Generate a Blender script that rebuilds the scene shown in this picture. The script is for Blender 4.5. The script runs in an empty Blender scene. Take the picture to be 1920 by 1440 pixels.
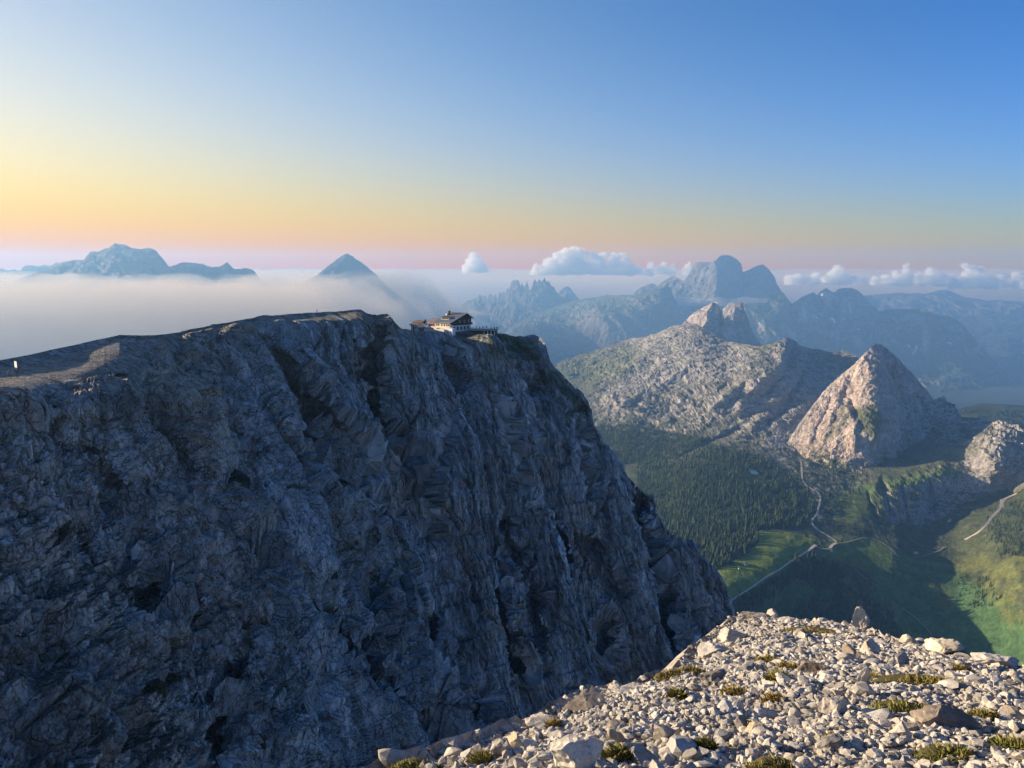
import bpy, bmesh, math, random
import numpy as np
from mathutils import Vector, Matrix, Euler, noise as mnoise

SC = bpy.context.scene
COL = SC.collection
R = math.radians
random.seed(7)
rng = np.random.default_rng(11)

# ------------------------------------------------------------------ camera
FPX = 1420.0                       # focal length in pixels of a 1920 wide picture
PITCH = math.atan(220.0 / FPX)
cam_d = bpy.data.cameras.new('camera')
cam = bpy.data.objects.new('camera', cam_d)
COL.objects.link(cam)
cam_d.sensor_width = 36.0
cam_d.lens = 36.0 * FPX / 1920.0
cam_d.clip_start = 0.05
cam_d.clip_end = 200000.0
cam.location = (0, 0, 0)
cam.rotation_euler = (math.pi / 2 - PITCH, 0, 0)
SC.camera = cam

# ------------------------------------------------------------------ sky, sun, exposure
SUN_AZ, SUN_EL = -71.0, 13.0       # degrees; azimuth from the view direction, minus = to the left
w = bpy.data.worlds.new('World')
SC.world = w
w.use_nodes = True
nt = w.node_tree
nt.nodes.clear()
sky = nt.nodes.new('ShaderNodeTexSky')
sky.sky_type = 'NISHITA'
sky.sun_disc = False
sky.sun_elevation = R(SUN_EL)
sky.sun_rotation = R(SUN_AZ)
sky.altitude = 2700
sky.air_density = 1.0
sky.dust_density = 1.0
sky.ozone_density = 2.0
bg = nt.nodes.new('ShaderNodeBackground')
bg.inputs['Strength'].default_value = 0.072
wo = nt.nodes.new('ShaderNodeOutputWorld')
# the morning's colour: the clear sky graded smoothly with height above the horizon and with the bearing from the sun
#            all       low air   mid air   sunward   sunw.low  sunw.mid  haze      sunw.haze  side  side low  side mid
SKY_W = [[-3.632, -1.079, 0.171], [-0.129, -0.525, 0.182], [1.935, 0.638, -0.274], [-0.154, -0.089, -0.439], [-4.031, -2.112, -2.79], [-1.548, -0.252, -0.463], [-0.21, -0.299, -1.721], [-0.31, -1.325, -4.526], [3.874, 1.287, 0.45], [0.788, 0.409, 0.536], [2.453, 0.938, 0.752]]
def _m(op, a, b=None):
    k = nt.nodes.new('ShaderNodeMath'); k.operation = op
    for i, q in enumerate((a, b)):
        if q is None: continue
        if isinstance(q, (int, float)): k.inputs[i].default_value = q
        else: nt.links.new(q, k.inputs[i])
    return k.outputs[0]
tc = nt.nodes.new('ShaderNodeTexCoord')
sp = nt.nodes.new('ShaderNodeSeparateXYZ'); nt.links.new(tc.outputs['Generated'], sp.inputs[0])
dx, dy, dz = sp.outputs
up = _m('MAXIMUM', dz, 0.0)
h1 = _m('EXPONENT', _m('MULTIPLY', up, -1 / 0.13)); h2 = _m('EXPONENT', _m('MULTIPLY', up, -1 / 0.35))
hl = _m('MAXIMUM', _m('SQRT', _m('ADD', _m('MULTIPLY', dx, dx), _m('MULTIPLY', dy, dy))), 0.001)
ca = _m('DIVIDE', _m('ADD', _m('MULTIPLY', dx, math.sin(R(SUN_AZ))), _m('MULTIPLY', dy, math.cos(R(SUN_AZ)))), hl)
s1 = _m('MAXIMUM', _m('ADD', _m('MULTIPLY', ca, 0.5), 0.5), 0.38); s2 = _m('MULTIPLY', s1, s1)
h0 = _m('EXPONENT', _m('MULTIPLY', up, -1 / 0.045))
basis = [None, h1, h2, s2, _m('MULTIPLY', s2, h1), _m('MULTIPLY', s2, h2), h0, _m('MULTIPLY', s2, h0), s1, _m('MULTIPLY', s1, h1), _m('MULTIPLY', s1, h2)]
cb = nt.nodes.new('ShaderNodeCombineXYZ')
for ch in range(3):
    acc = SKY_W[0][ch]
    for k in range(1, 11): acc = _m('ADD', _m('MULTIPLY', basis[k], SKY_W[k][ch]), acc)
    nt.links.new(_m('EXPONENT', acc), cb.inputs[ch])
mxw = nt.nodes.new('ShaderNodeMix'); mxw.data_type = 'RGBA'; mxw.blend_type = 'MULTIPLY'; mxw.inputs['Factor'].default_value = 1
nt.links.new(sky.outputs[0], mxw.inputs[6]); nt.links.new(cb.outputs[0], mxw.inputs[7])
nt.links.new(mxw.outputs[2], bg.inputs['Color'])
nt.links.new(bg.outputs[0], wo.inputs[0])

sun_d = bpy.data.lights.new('sun', 'SUN')
sun_d.energy = 5.0
sun_d.angle = R(0.6)
sun_d.color = (1.0, 0.83, 0.60)
sun = bpy.data.objects.new('sun', sun_d)
COL.objects.link(sun)
S = Vector((math.sin(R(SUN_AZ)) * math.cos(R(SUN_EL)), math.cos(R(SUN_AZ)) * math.cos(R(SUN_EL)), math.sin(R(SUN_EL))))
sun.rotation_euler = S.to_track_quat('Z', 'Y').to_euler()
sun.location = (-200, 100, 300)

SC.view_settings.view_transform = 'Standard'
SC.view_settings.look = 'None'
SC.view_settings.gamma = 1.0
SC.view_settings.use_curve_mapping = False
SC.view_settings.exposure = 1.08
SC.render.engine = 'CYCLES'
SC.cycles.use_denoising = True
SC.cycles.denoising_prefilter = 'FAST'
SC.cycles.max_bounces = 8
SC.cycles.diffuse_bounces = 2
SC.cycles.glossy_bounces = 1
SC.cycles.transmission_bounces = 2
SC.cycles.volume_bounces = 5
SC.cycles.transparent_max_bounces = 12

# ------------------------------------------------------------------ helpers
def tag(o, label=None, cat=None, group=None, kind=None):
    if label: o['label'] = label
    if cat: o['category'] = cat
    if group: o['group'] = group
    if kind: o['kind'] = kind
    return o

def empty(name, loc=(0, 0, 0), rz=0.0):
    o = bpy.data.objects.new(name, None)
    o.location = loc
    o.rotation_euler = (0, 0, rz)
    o.empty_display_size = 0.2
    COL.objects.link(o)
    return o

def link_mesh(name, me, mat=None, parent=None):
    o = bpy.data.objects.new(name, me)
    if mat is not None:
        me.materials.clear()
        me.materials.append(mat)
    if parent is not None: o.parent = parent
    COL.objects.link(o)
    return o

def np_mesh(name, V, F, smooth=False, colors=None):
    """V (n,3), F (m,k) with k = 3 or 4"""
    me = bpy.data.meshes.new(name)
    V = np.ascontiguousarray(V, dtype=np.float32)
    F = np.ascontiguousarray(F, dtype=np.int32)
    m, k = F.shape
    me.vertices.add(len(V)); me.vertices.foreach_set('co', V.ravel())
    me.loops.add(m * k); me.loops.foreach_set('vertex_index', F.ravel())
    me.polygons.add(m)
    me.polygons.foreach_set('loop_start', np.arange(0, m * k, k, dtype=np.int32))
    me.polygons.foreach_set('use_smooth', np.full(m, smooth, dtype=bool))
    me.update(calc_edges=True)
    if colors is not None:
        a = me.color_attributes.new('col', 'FLOAT_COLOR', 'POINT')
        c = np.ones((len(V), 4), np.float32); c[:, :3] = colors
        a.data.foreach_set('color', c.ravel())
    return me

def smoothstep(a, b, x):
    t = np.clip((x - a) / (b - a), 0, 1)
    return t * t * (3 - 2 * t)

def pdir(px, py):
    """pixel of the 1920 x 1440 picture -> (x/y, z/y) slopes of its line of sight"""
    u = (np.asarray(px, float) - 960.0) / FPX
    v = (720.0 - np.asarray(py, float)) / FPX
    cp, sp = math.cos(PITCH), math.sin(PITCH)
    fy = cp + v * sp
    fz = -sp + v * cp
    return u / fy, fz / fy

def at(px, py, d):
    """point at forward distance d on the line of sight of a pixel"""
    a, b = pdir(px, py)
    return Vector((float(a) * d, d, float(b) * d))

# gradient noise, vectorised
_G = np.array([[1,1,0],[-1,1,0],[1,-1,0],[-1,-1,0],[1,0,1],[-1,0,1],[1,0,-1],[-1,0,-1],
               [0,1,1],[0,-1,1],[0,1,-1],[0,-1,-1],[1,1,0],[-1,1,0],[0,-1,1],[0,-1,-1]], np.float32)
_P = np.random.default_rng(3).permutation(512).astype(np.int32)
_P = np.concatenate([_P, _P, _P])

def perlin(x, y, z=None):
    x = np.asarray(x, np.float32); y = np.asarray(y, np.float32)
    z = np.zeros_like(x) if z is None else np.asarray(z, np.float32)
    xf, yf, zf = np.floor(x), np.floor(y), np.floor(z)
    xi = xf.astype(np.int32) & 511; yi = yf.astype(np.int32) & 511; zi = zf.astype(np.int32) & 511
    x = x - xf; y = y - yf; z = z - zf
    u = x * x * x * (x * (x * 6 - 15) + 10); v = y * y * y * (y * (y * 6 - 15) + 10); ww = z * z * z * (z * (z * 6 - 15) + 10)
    def g(ix, iy, iz, dx, dy, dz):
        h = _P[_P[_P[ix] + iy] + iz] & 15
        gg = _G[h]
        return gg[..., 0] * dx + gg[..., 1] * dy + gg[..., 2] * dz
    x1, y1, z1 = xi + 1, yi + 1, zi + 1
    a = g(xi, yi, zi, x, y, z); b = g(x1, yi, zi, x - 1, y, z)
    c = g(xi, y1, zi, x, y - 1, z); d = g(x1, y1, zi, x - 1, y - 1, z)
    e = a + u * (b - a); f = c + u * (d - c); lo = e + v * (f - e)
    a = g(xi, yi, z1, x, y, z - 1); b = g(x1, yi, z1, x - 1, y, z - 1)
    c = g(xi, y1, z1, x, y - 1, z - 1); d = g(x1, y1, z1, x - 1, y - 1, z - 1)
    e = a + u * (b - a); f = c + u * (d - c); hi = e + v * (f - e)
    return lo + ww * (hi - lo)

def fbm(x, y, z=None, oct=4, gain=0.5, lac=2.07):
    s = 0; a = 1.0; t = 0
    for i in range(oct):
        k = lac ** i
        s = s + a * perlin(x * k + 17.3 * i, y * k - 9.1 * i, None if z is None else z * k + 5.7 * i)
        t += a; a *= gain
    return s / t * 1.6

def ridged(x, y, z=None, oct=4, gain=0.55, lac=2.1):
    """0 at the creases, 1 on the ribs: sharp narrow ribs"""
    s = 0; a = 1.0; t = 0
    for i in range(oct):
        k = lac ** i
        n = 1 - np.abs(perlin(x * k + 31.7 * i, y * k + 11.9 * i, None if z is None else z * k - 7.3 * i)) * 2.0
        s = s + a * n; t += a; a *= gain
    return s / t

def worley(x, y, z, edge=False):
    """F1 (or F2-F1) cell noise and a per-cell random value"""
    x = np.asarray(x, np.float32); y = np.asarray(y, np.float32); z = np.asarray(z, np.float32)
    xf, yf, zf = np.floor(x), np.floor(y), np.floor(z)
    xi = xf.astype(np.int32); yi = yf.astype(np.int32); zi = zf.astype(np.int32)
    x = x - xf; y = y - yf; z = z - zf
    f1 = np.full_like(x, 9.0); f2 = np.full_like(x, 9.0); val = np.zeros_like(x)
    tab = np.random.default_rng(5).random((512, 4)).astype(np.float32)
    for dx in (-1, 0, 1):
        for dy in (-1, 0, 1):
            for dz in (-1, 0, 1):
                h = _P[_P[_P[(xi + dx) & 511] + ((yi + dy) & 511)] + ((zi + dz) & 511)] & 511
                t = tab[h]
                d = (dx + t[..., 0] - x) ** 2 + (dy + t[..., 1] - y) ** 2 + (dz + t[..., 2] - z) ** 2
                n = d < f1
                f2 = np.where(n, f1, np.minimum(f2, d))
                val = np.where(n, t[..., 3], val)
                f1 = np.where(n, d, f1)
    f1 = np.sqrt(f1); f2 = np.sqrt(f2)
    return f1, f2 - f1, val

def worley2(x, y):
    x = np.asarray(x, np.float32); y = np.asarray(y, np.float32)
    xf, yf = np.floor(x), np.floor(y); xi = xf.astype(np.int32); yi = yf.astype(np.int32)
    x = x - xf; y = y - yf
    f1 = np.full_like(x, 9.0); f2 = np.full_like(x, 9.0); val = np.zeros_like(x)
    tab = np.random.default_rng(6).random((512, 3)).astype(np.float32)
    for dx in (-1, 0, 1):
        for dy in (-1, 0, 1):
            t = tab[_P[_P[(xi + dx) & 511] + ((yi + dy) & 511)] & 511]
            d = (dx + t[..., 0] - x) ** 2 + (dy + t[..., 1] - y) ** 2
            n = d < f1
            f2 = np.where(n, f1, np.minimum(f2, d)); val = np.where(n, t[..., 2], val); f1 = np.where(n, d, f1)
    f1 = np.sqrt(f1); f2 = np.sqrt(f2)
    return f1, f2 - f1, val

def tps(pts, vals, smooth=1e-4):
    """thin plate spline through pts (k,2)"""
    P = np.asarray(pts, float); k = len(P)
    def U(r2): return np.where(r2 > 0, r2 * np.log(r2 + 1e-20), 0)
    r2 = ((P[:, None] - P[None]) ** 2).sum(-1)
    A = np.zeros((k + 3, k + 3)); A[:k, :k] = U(r2) + np.eye(k) * smooth
    A[:k, k] = 1; A[:k, k + 1:] = P; A[k, :k] = 1; A[k + 1:, :k] = P.T
    sol = np.linalg.solve(A, np.concatenate([np.asarray(vals, float), np.zeros(3)]))
    def f(x, y):
        x = np.asarray(x, float); y = np.asarray(y, float)
        o = sol[k] + sol[k + 1] * x + sol[k + 2] * y
        for i in range(k):
            o = o + sol[i] * U((x - P[i, 0]) ** 2 + (y - P[i, 1]) ** 2)
        return o
    return f

def polydist(px, py, line):
    """distance (px) to a polyline and the side (+ = right of its direction, in picture terms) """
    L = np.asarray(line, float)
    best = np.full(px.shape, 1e9); side = np.zeros(px.shape); tt = np.zeros(px.shape)
    n = len(L) - 1
    for i in range(n):
        ax, ay = L[i]; bx, by = L[i + 1]
        dx, dy = bx - ax, by - ay
        t = np.clip(((px - ax) * dx + (py - ay) * dy) / (dx * dx + dy * dy), 0, 1)
        qx, qy = ax + t * dx, ay + t * dy
        d = np.hypot(px - qx, py - qy)
        s = np.sign(dx * (py - qy) - dy * (px - qx))
        m = d < best
        best = np.where(m, d, best); side = np.where(m, s, side); tt = np.where(m, (i + t) / n, tt)
    return best, side, tt

def inside(px, py, poly):
    P = np.asarray(poly, float); r = np.zeros(np.shape(px), bool)
    j = len(P) - 1
    for i in range(len(P)):
        xi, yi = P[i]; xj, yj = P[j]
        c = ((yi > py) != (yj > py)) & (px < (xj - xi) * (py - yi) / (yj - yi + 1e-9) + xi)
        r ^= c; j = i
    return r

def softpoly(px, py, poly, w):
    """1 inside, fading to 0 over w pixels outside / inside the outline"""
    d, _, _ = polydist(px, py, list(poly) + [poly[0]])
    s = np.where(inside(px, py, poly), d, -d)
    return smoothstep(-w, w, s)

def grid_faces(nr, nc):
    i = np.arange(nr - 1)[:, None] * nc + np.arange(nc - 1)[None]
    return np.stack([i, i + nc, i + nc + 1, i + 1], -1).reshape(-1, 4)

def grid_normals(P):
    du = np.gradient(P, axis=1); dv = np.gradient(P, axis=0)
    n = np.cross(dv, du)
    n /= np.linalg.norm(n, axis=-1, keepdims=True) + 1e-9
    return n

class Relief:
    """a piece of terrain: its skyline, its distance at known points, and its far side"""
    def __init__(self, sil, bottom, dpts, x0, x1, nx, ny, nback=24, back=lambda s: 0.05 * s, backlen=300.0,
                 feats=(), jag=0.0, jagf=0.05, seed=0.0, tpow=1.0):
        self.x = np.linspace(x0, x1, nx)
        s = np.asarray(sil, float)
        ys = np.interp(self.x, s[:, 0], s[:, 1])
        if jag:
            ys = ys + (jag(self.x) if callable(jag) else jag) * fbm(self.x * jagf + seed, self.x * 0 + seed, oct=5, gain=0.62)
        b = np.asarray(bottom, float)
        yb = np.interp(self.x, b[:, 0], b[:, 1])
        t = np.linspace(0, 1, ny)[:, None] ** tpow
        PX = np.repeat(self.x[None], ny, 0)
        PY = ys[None] + (yb - ys)[None] * t
        dp = None if callable(dpts) else np.asarray(dpts, float)
        base = dpts if callable(dpts) else None
        f = None if base else tps(dp[:, :2] / 500.0, np.log(dp[:, 2]))
        # evaluate the smooth spline coarsely, then resample
        cx = np.linspace(x0, x1, 140); cy = np.linspace(ys.min() - 5, yb.max() + 5, 140)
        CX, CY = np.meshgrid(cx, cy)
        if base: lD = base(PX, PY, ys[None])
        else:
            C = f(CX / 500.0, CY / 500.0)
            self._c = (cx, cy, C)
            lD = self.coarse(PX, PY)
        if feats:
            WOB = 0.35 * fbm(PX / 26.0 + 3, PY / 34.0, oct=3); WDT = np.clip(0.9 + 1.1 * fbm(PX / 40 + 11, PY / 30, oct=3), 0.35, 1.7)
        for ft in feats:
            line, amt, wl, wr = ft[:4]
            p = ft[4] if len(ft) > 4 else 1.2
            xs = [q[0] for q in line]; yy = [q[1] for q in line]; m = max(wl, wr)
            m2 = m * 2.2
            i0, i1 = np.searchsorted(self.x, [min(xs) - m2, max(xs) + m2])
            if i1 <= i0: continue
            sl = np.s_[:, i0:i1]
            d, sd, tt = polydist(PX[sl] + m * (WOB[sl] if amt > 0 else 0.45 * WOB[sl]), PY[sl], line)
            amt = amt * np.clip(4 * tt * (1 - tt) + 0.15, 0, 1) ** 0.5
            wd = np.where(sd > 0, wl, wr) * (WDT[sl] if ft[1] > 0 else np.clip(WDT[sl], 0.8, 1.2))          # side > 0: on the left of a line drawn downwards
            lD[sl] += amt * np.clip(1 - d / wd, 0, 1) ** p
        self.lD = lD
        D = np.exp(lD)
        A, B = pdir(PX, PY)
        P = np.stack([A * D, D, B * D], -1)
        # far side
        sb = np.linspace(0, 1, nback + 1)[1:][:, None] ** 2.0 * backlen
        hx = P[0, :, 0]; hy = P[0, :, 1]; hr = np.hypot(hx, hy)
        los = P[0, :, 2] / hr
        drop = back(sb) if back.__code__.co_argcount == 1 else back(sb, self.x[None])
        bk = np.stack([hx + hx / hr * sb, hy + hy / hr * sb, P[0, :, 2] + np.minimum(los, 0.0) * sb * 1.0 - drop], -1)
        self.P = np.concatenate([bk[::-1], P], 0)
        self.PX = np.concatenate([np.repeat(self.x[None], nback, 0), PX], 0)
        self.PY = np.concatenate([np.repeat(ys[None], nback, 0) - sb[::-1] * 0.02, PY], 0)
        self.isback = np.concatenate([np.ones((nback, nx)), np.zeros((ny, nx))], 0)
        self.nback = nback; self.ys = ys; self.yb = yb; self.ny = ny; self.nx = nx; self.tpow = tpow
    def coarse(self, PX, PY):
        cx, cy, C = self._c
        fx = np.clip((PX - cx[0]) / (cx[1] - cx[0]), 0, len(cx) - 1.001); fy = np.clip((PY - cy[0]) / (cy[1] - cy[0]), 0, len(cy) - 1.001)
        i = fx.astype(int); j = fy.astype(int); u = fx - i; v = fy - j
        return (C[j, i] * (1 - u) + C[j, i + 1] * u) * (1 - v) + (C[j + 1, i] * (1 - u) + C[j + 1, i + 1] * u) * v
    def displace(self, fn):
        N = grid_normals(self.P)
        d = fn(self.P, N, self.PX, self.PY)
        self.P = self.P + N * d[..., None]
    def normals(self): return grid_normals(self.P)
    def point(self, px, py):
        """surface point seen at a pixel (arrays allowed), from the displaced grid"""
        px = np.asarray(px, float); py = np.asarray(py, float)
        fx = np.clip((px - self.x[0]) / (self.x[1] - self.x[0]), 0, self.nx - 1.001)
        ysi = np.interp(px, self.x, self.ys); ybi = np.interp(px, self.x, self.yb)
        t = np.clip((py - ysi) / (ybi - ysi), 0, 1) ** (1 / self.tpow) * (self.ny - 1)
        t = np.clip(t, 0, self.ny - 1.001)
        i = fx.astype(int); j = t.astype(int); u = (fx - i)[..., None]; v = (t - j)[..., None]
        G = self.P[self.nback:]
        return (G[j, i] * (1 - u) + G[j, i + 1] * u) * (1 - v) + (G[j + 1, i] * (1 - u) + G[j + 1, i + 1] * u) * v
    def build(self, name, mat, color=None, smooth=False):
        nr, nc = self.P.shape[:2]
        c = None if color is None else color.reshape(-1, 3)
        me = np_mesh(name, self.P.reshape(-1, 3), grid_faces(nr, nc), smooth, c)
        return link_mesh(name, me, mat)

# ------------------------------------------------------------------ materials
def new_mat(name):
    m = bpy.data.materials.new(name); m.use_nodes = True
    n = m.node_tree.nodes; l = m.node_tree.links
    b = n['Principled BSDF']
    b.inputs['Roughness'].default_value = 0.9
    b.inputs['Specular IOR Level'].default_value = 0.15
    return m, n, l, b

def simple_mat(name, color, rough=0.7, var=0.12, scale=6.0, metal=0.0, spec=0.3):
    """a plain colour with a little wear"""
    m, n, l, b = new_mat(name)
    b.inputs['Roughness'].default_value = rough
    b.inputs['Metallic'].default_value = metal
    b.inputs['Specular IOR Level'].default_value = spec
    tc = n.new('ShaderNodeTexCoord'); no = n.new('ShaderNodeTexNoise')
    no.inputs['Scale'].default_value = scale; no.inputs['Detail'].default_value = 5
    l.new(tc.outputs['Object'], no.inputs['Vector'])
    mr = n.new('ShaderNodeMapRange')
    mr.inputs['From Min'].default_value = 0.3; mr.inputs['From Max'].default_value = 0.7
    mr.inputs['To Min'].default_value = 1 - var; mr.inputs['To Max'].default_value = 1 + var
    l.new(no.outputs['Fac'], mr.inputs['Value'])
    mx = n.new('ShaderNodeMix'); mx.data_type = 'RGBA'; mx.blend_type = 'MULTIPLY'; mx.inputs['Factor'].default_value = 1
    mx.inputs[6].default_value = (*color, 1)
    l.new(mr.outputs[0], mx.inputs[7]); l.new(mx.outputs[2], b.inputs['Base Color'])
    return m

def terrain_mat(name, scales, amt=0.35, bump=0.5, bumpdist=1.0, stretch=None, detail=5):
    """painted ground colour (attribute col) with grain and fine relief at the given sizes (1/m)"""
    m, n, l, b = new_mat(name)
    at_ = n.new('ShaderNodeAttribute'); at_.attribute_name = 'col'
    ge = n.new('ShaderNodeNewGeometry')
    mp = n.new('ShaderNodeMapping')
    if stretch: mp.inputs['Rotation'].default_value = stretch[0]; mp.inputs['Scale'].default_value = stretch[1]
    l.new(ge.outputs['Position'], mp.inputs['Vector'])
    fac = None; h = None
    for i, sc in enumerate(scales):
        no = n.new('ShaderNodeTexNoise'); no.inputs['Scale'].default_value = sc
        no.inputs['Detail'].default_value = detail; no.inputs['Roughness'].default_value = 0.65
        l.new(mp.outputs[0], no.inputs['Vector'])
        mr = n.new('ShaderNodeMapRange')
        mr.inputs['From Min'].default_value = 0.32; mr.inputs['From Max'].default_value = 0.68
        mr.inputs['To Min'].default_value = 1 - amt; mr.inputs['To Max'].default_value = 1 + amt
        l.new(no.outputs['Fac'], mr.inputs['Value'])
        if fac is None: fac = mr.outputs[0]; h = no.outputs['Fac']
        else:
            mm = n.new('ShaderNodeMath'); mm.operation = 'MULTIPLY'
            l.new(fac, mm.inputs[0]); l.new(mr.outputs[0], mm.inputs[1]); fac = mm.outputs[0]
            ma = n.new('ShaderNodeMath'); ma.operation = 'MULTIPLY_ADD'; ma.inputs[1].default_value = 0.5
            l.new(no.outputs['Fac'], ma.inputs[0]); l.new(h, ma.inputs[2]); h = ma.outputs[0]
    mx = n.new('ShaderNodeMix'); mx.data_type = 'RGBA'; mx.blend_type = 'MULTIPLY'; mx.inputs['Factor'].default_value = 1
    l.new(at_.outputs['Color'], mx.inputs[6]); l.new(fac, mx.inputs[7])
    l.new(mx.outputs[2], b.inputs['Base Color'])
    if bump:
        bp = n.new('ShaderNodeBump'); bp.inputs['Strength'].default_value = bump; bp.inputs['Distance'].default_value = bumpdist
        l.new(h, bp.inputs['Height']); l.new(bp.outputs[0], b.inputs['Normal'])
    return m

def cliff_mat(name):
    """limestone: streaks and cracks that follow the fall of the wall (attribute st: along, down, nearness)"""
    m, n, l, b = new_mat(name)
    at_ = n.new('ShaderNodeAttribute'); at_.attribute_name = 'col'
    st = n.new('ShaderNodeAttribute'); st.attribute_name = 'st'
    sx = n.new('ShaderNodeSeparateXYZ'); l.new(st.outputs['Vector'], sx.inputs[0]); near = sx.outputs[2]
    def mth(op, a, b_=None, c_=None):
        k = n.new('ShaderNodeMath'); k.operation = op
        for i, q in enumerate((a, b_, c_)):
            if q is None: continue
            if isinstance(q, (int, float)): k.inputs[i].default_value = q
            else: l.new(q, k.inputs[i])
        return k.outputs[0]
    def vec(us, ut):
        c = n.new('ShaderNodeCombineXYZ'); l.new(mth('MULTIPLY', sx.outputs[0], us), c.inputs[0]); l.new(mth('MULTIPLY', sx.outputs[1], ut), c.inputs[1]); return c.outputs[0]
    ge = n.new('ShaderNodeNewGeometry')
    def pos(ux, uz):
        mp = n.new('ShaderNodeMapping'); mp.inputs['Scale'].default_value = (ux, ux, uz); l.new(ge.outputs['Position'], mp.inputs['Vector']); return mp.outputs[0]
    def noise(v, det, rough=0.6, dist=0.0, dim='2D'):
        k = n.new('ShaderNodeTexNoise'); k.noise_dimensions = dim; k.inputs['Scale'].default_value = 1.0; k.inputs['Detail'].default_value = det
        k.inputs['Roughness'].default_value = rough; k.inputs['Distortion'].default_value = dist; l.new(v, k.inputs['Vector']); return k.outputs['Fac']
    def rng_(f, a, b_, lo, hi):
        k = n.new('ShaderNodeMapRange'); k.inputs['From Min'].default_value = a; k.inputs['From Max'].default_value = b_; k.inputs['To Min'].default_value = lo; k.inputs['To Max'].default_value = hi
        l.new(f, k.inputs['Value']); return k.outputs[0]
    def crease(f, wd):                     # thin dark line where a smooth noise crosses its mean
        return rng_(mth('ABSOLUTE', mth('SUBTRACT', f, 0.5)), 0.0, wd, 1.0, 0.0)
    streak = noise(vec(1 / 1.7, 1 / 14.0), 4, 0.62, 0.3); fine = noise(vec(1 / 0.62, 1 / 3.4), 3, 0.6, 0.4)
    c1 = crease(noise(vec(1 / 4.2, 1 / 26.0), 3, 0.5, 0.2), 0.035); c2 = crease(noise(vec(1 / 1.9, 1 / 9.0), 2, 0.5, 0.2), 0.045)
    c3 = crease(noise(vec(1 / 9.0, 1 / 2.6), 2, 0.5, 0.3), 0.02)
    nb = noise(pos(1 / 1.9, 1 / 3.4), 5, 0.66, 0.3, '3D'); nf = noise(pos(1 / 0.42, 1 / 0.6), 3, 0.6, 0.0, '3D')
    n1 = crease(noise(pos(1 / 4.5, 1 / 7.0), 3, 0.5, 0.2, '3D'), 0.022); n2 = crease(noise(pos(1 / 1.5, 1 / 1.9), 2, 0.5, 0.2, '3D'), 0.035)
    def mixf(a, b_): 
        return mth('ADD', mth('MULTIPLY', a, mth('SUBTRACT', 1.0, near)), mth('MULTIPLY', b_, near))
    tone = mixf(mth('MULTIPLY', mth('MULTIPLY', rng_(streak, 0.3, 0.7, 0.55, 1.42), rng_(fine, 0.3, 0.7, 0.78, 1.2)), rng_(nb, 0.3, 0.7, 0.74, 1.24)), mth('MULTIPLY', rng_(nb, 0.3, 0.7, 0.60, 1.36), rng_(nf, 0.3, 0.7, 0.72, 1.26)))
    crk = mixf(mth('MAXIMUM', mth('MAXIMUM', c1, mth('MULTIPLY', c2, 0.7)), mth('MULTIPLY', c3, 0.45)), mth('MAXIMUM', n1, mth('MULTIPLY', n2, 0.7)))
    tone = mth('MULTIPLY', tone, mth('SUBTRACT', 1.0, mth('MULTIPLY', crk, 0.68)))
    mx = n.new('ShaderNodeMix'); mx.data_type = 'RGBA'; mx.blend_type = 'MULTIPLY'; mx.inputs['Factor'].default_value = 1
    l.new(at_.outputs['Color'], mx.inputs[6]); l.new(tone, mx.inputs[7]); l.new(mx.outputs[2], b.inputs['Base Color'])
    h = mth('SUBTRACT', mixf(mth('ADD', mth('ADD', streak, mth('MULTIPLY', fine, 0.35)), mth('MULTIPLY', nb, 0.7)), mth('ADD', nb, mth('MULTIPLY', nf, 0.2))), mth('MULTIPLY', crk, 0.5))
    bp = n.new('ShaderNodeBump'); bp.inputs['Strength'].default_value = 0.75; bp.inputs['Distance'].default_value = 0.9
    l.new(h, bp.inputs['Height']); l.new(bp.outputs[0], b.inputs['Normal'])
    return m

def volume_mat(name, color, density, aniso, absorb=None):
    m = bpy.data.materials.new(name); m.use_nodes = True
    n = m.node_tree.nodes; l = m.node_tree.links; n.clear()
    o = n.new('ShaderNodeOutputMaterial'); v = n.new('ShaderNodeVolumePrincipled')
    v.inputs['Color'].default_value = (*color, 1); v.inputs['Density'].default_value = density
    v.inputs['Anisotropy'].default_value = aniso
    if absorb: v.inputs['Absorption Color'].default_value = (*absorb, 1)
    l.new(v.outputs[0], o.inputs['Volume'])
    return m

def box_mesh(name, lo, hi):
    x0, y0, z0 = lo; x1, y1, z1 = hi
    V = [(x0,y0,z0),(x1,y0,z0),(x1,y1,z0),(x0,y1,z0),(x0,y0,z1),(x1,y0,z1),(x1,y1,z1),(x0,y1,z1)]
    F = [(0,3,2,1),(4,5,6,7),(0,1,5,4),(1,2,6,5),(2,3,7,6),(3,0,4,7)]
    return np_mesh(name, np.array(V), np.array(F))

def mixc(a, b, t):
    return a * (1 - t[..., None]) + b * t[..., None]

C3 = lambda *c: np.array(c, float)

# ------------------------------------------------------------------ ground and haze
M_GROUND = simple_mat('ground_cover', (0.05, 0.075, 0.04), 0.95, 0.3, 0.002)
g = link_mesh('ground', np_mesh('ground', np.array([(-70000,-6000,-1500),(70000,-6000,-1500),(70000,70000,-1500),(-70000,70000,-1500)]), np.array([(0,1,2,3)])), M_GROUND)
tag(g, kind='structure')

HAZE_TOP = 285.0
M_HAZE = volume_mat('haze_air', (0.27, 0.54, 0.95), 6.9e-5, 0.30, (0.12, 0.12, 0.12))
haze = link_mesh('haze', box_mesh('haze', (-32000, -5900, -1501.0), (32000, 17000, HAZE_TOP)), M_HAZE)
tag(haze, kind='stuff')

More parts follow.
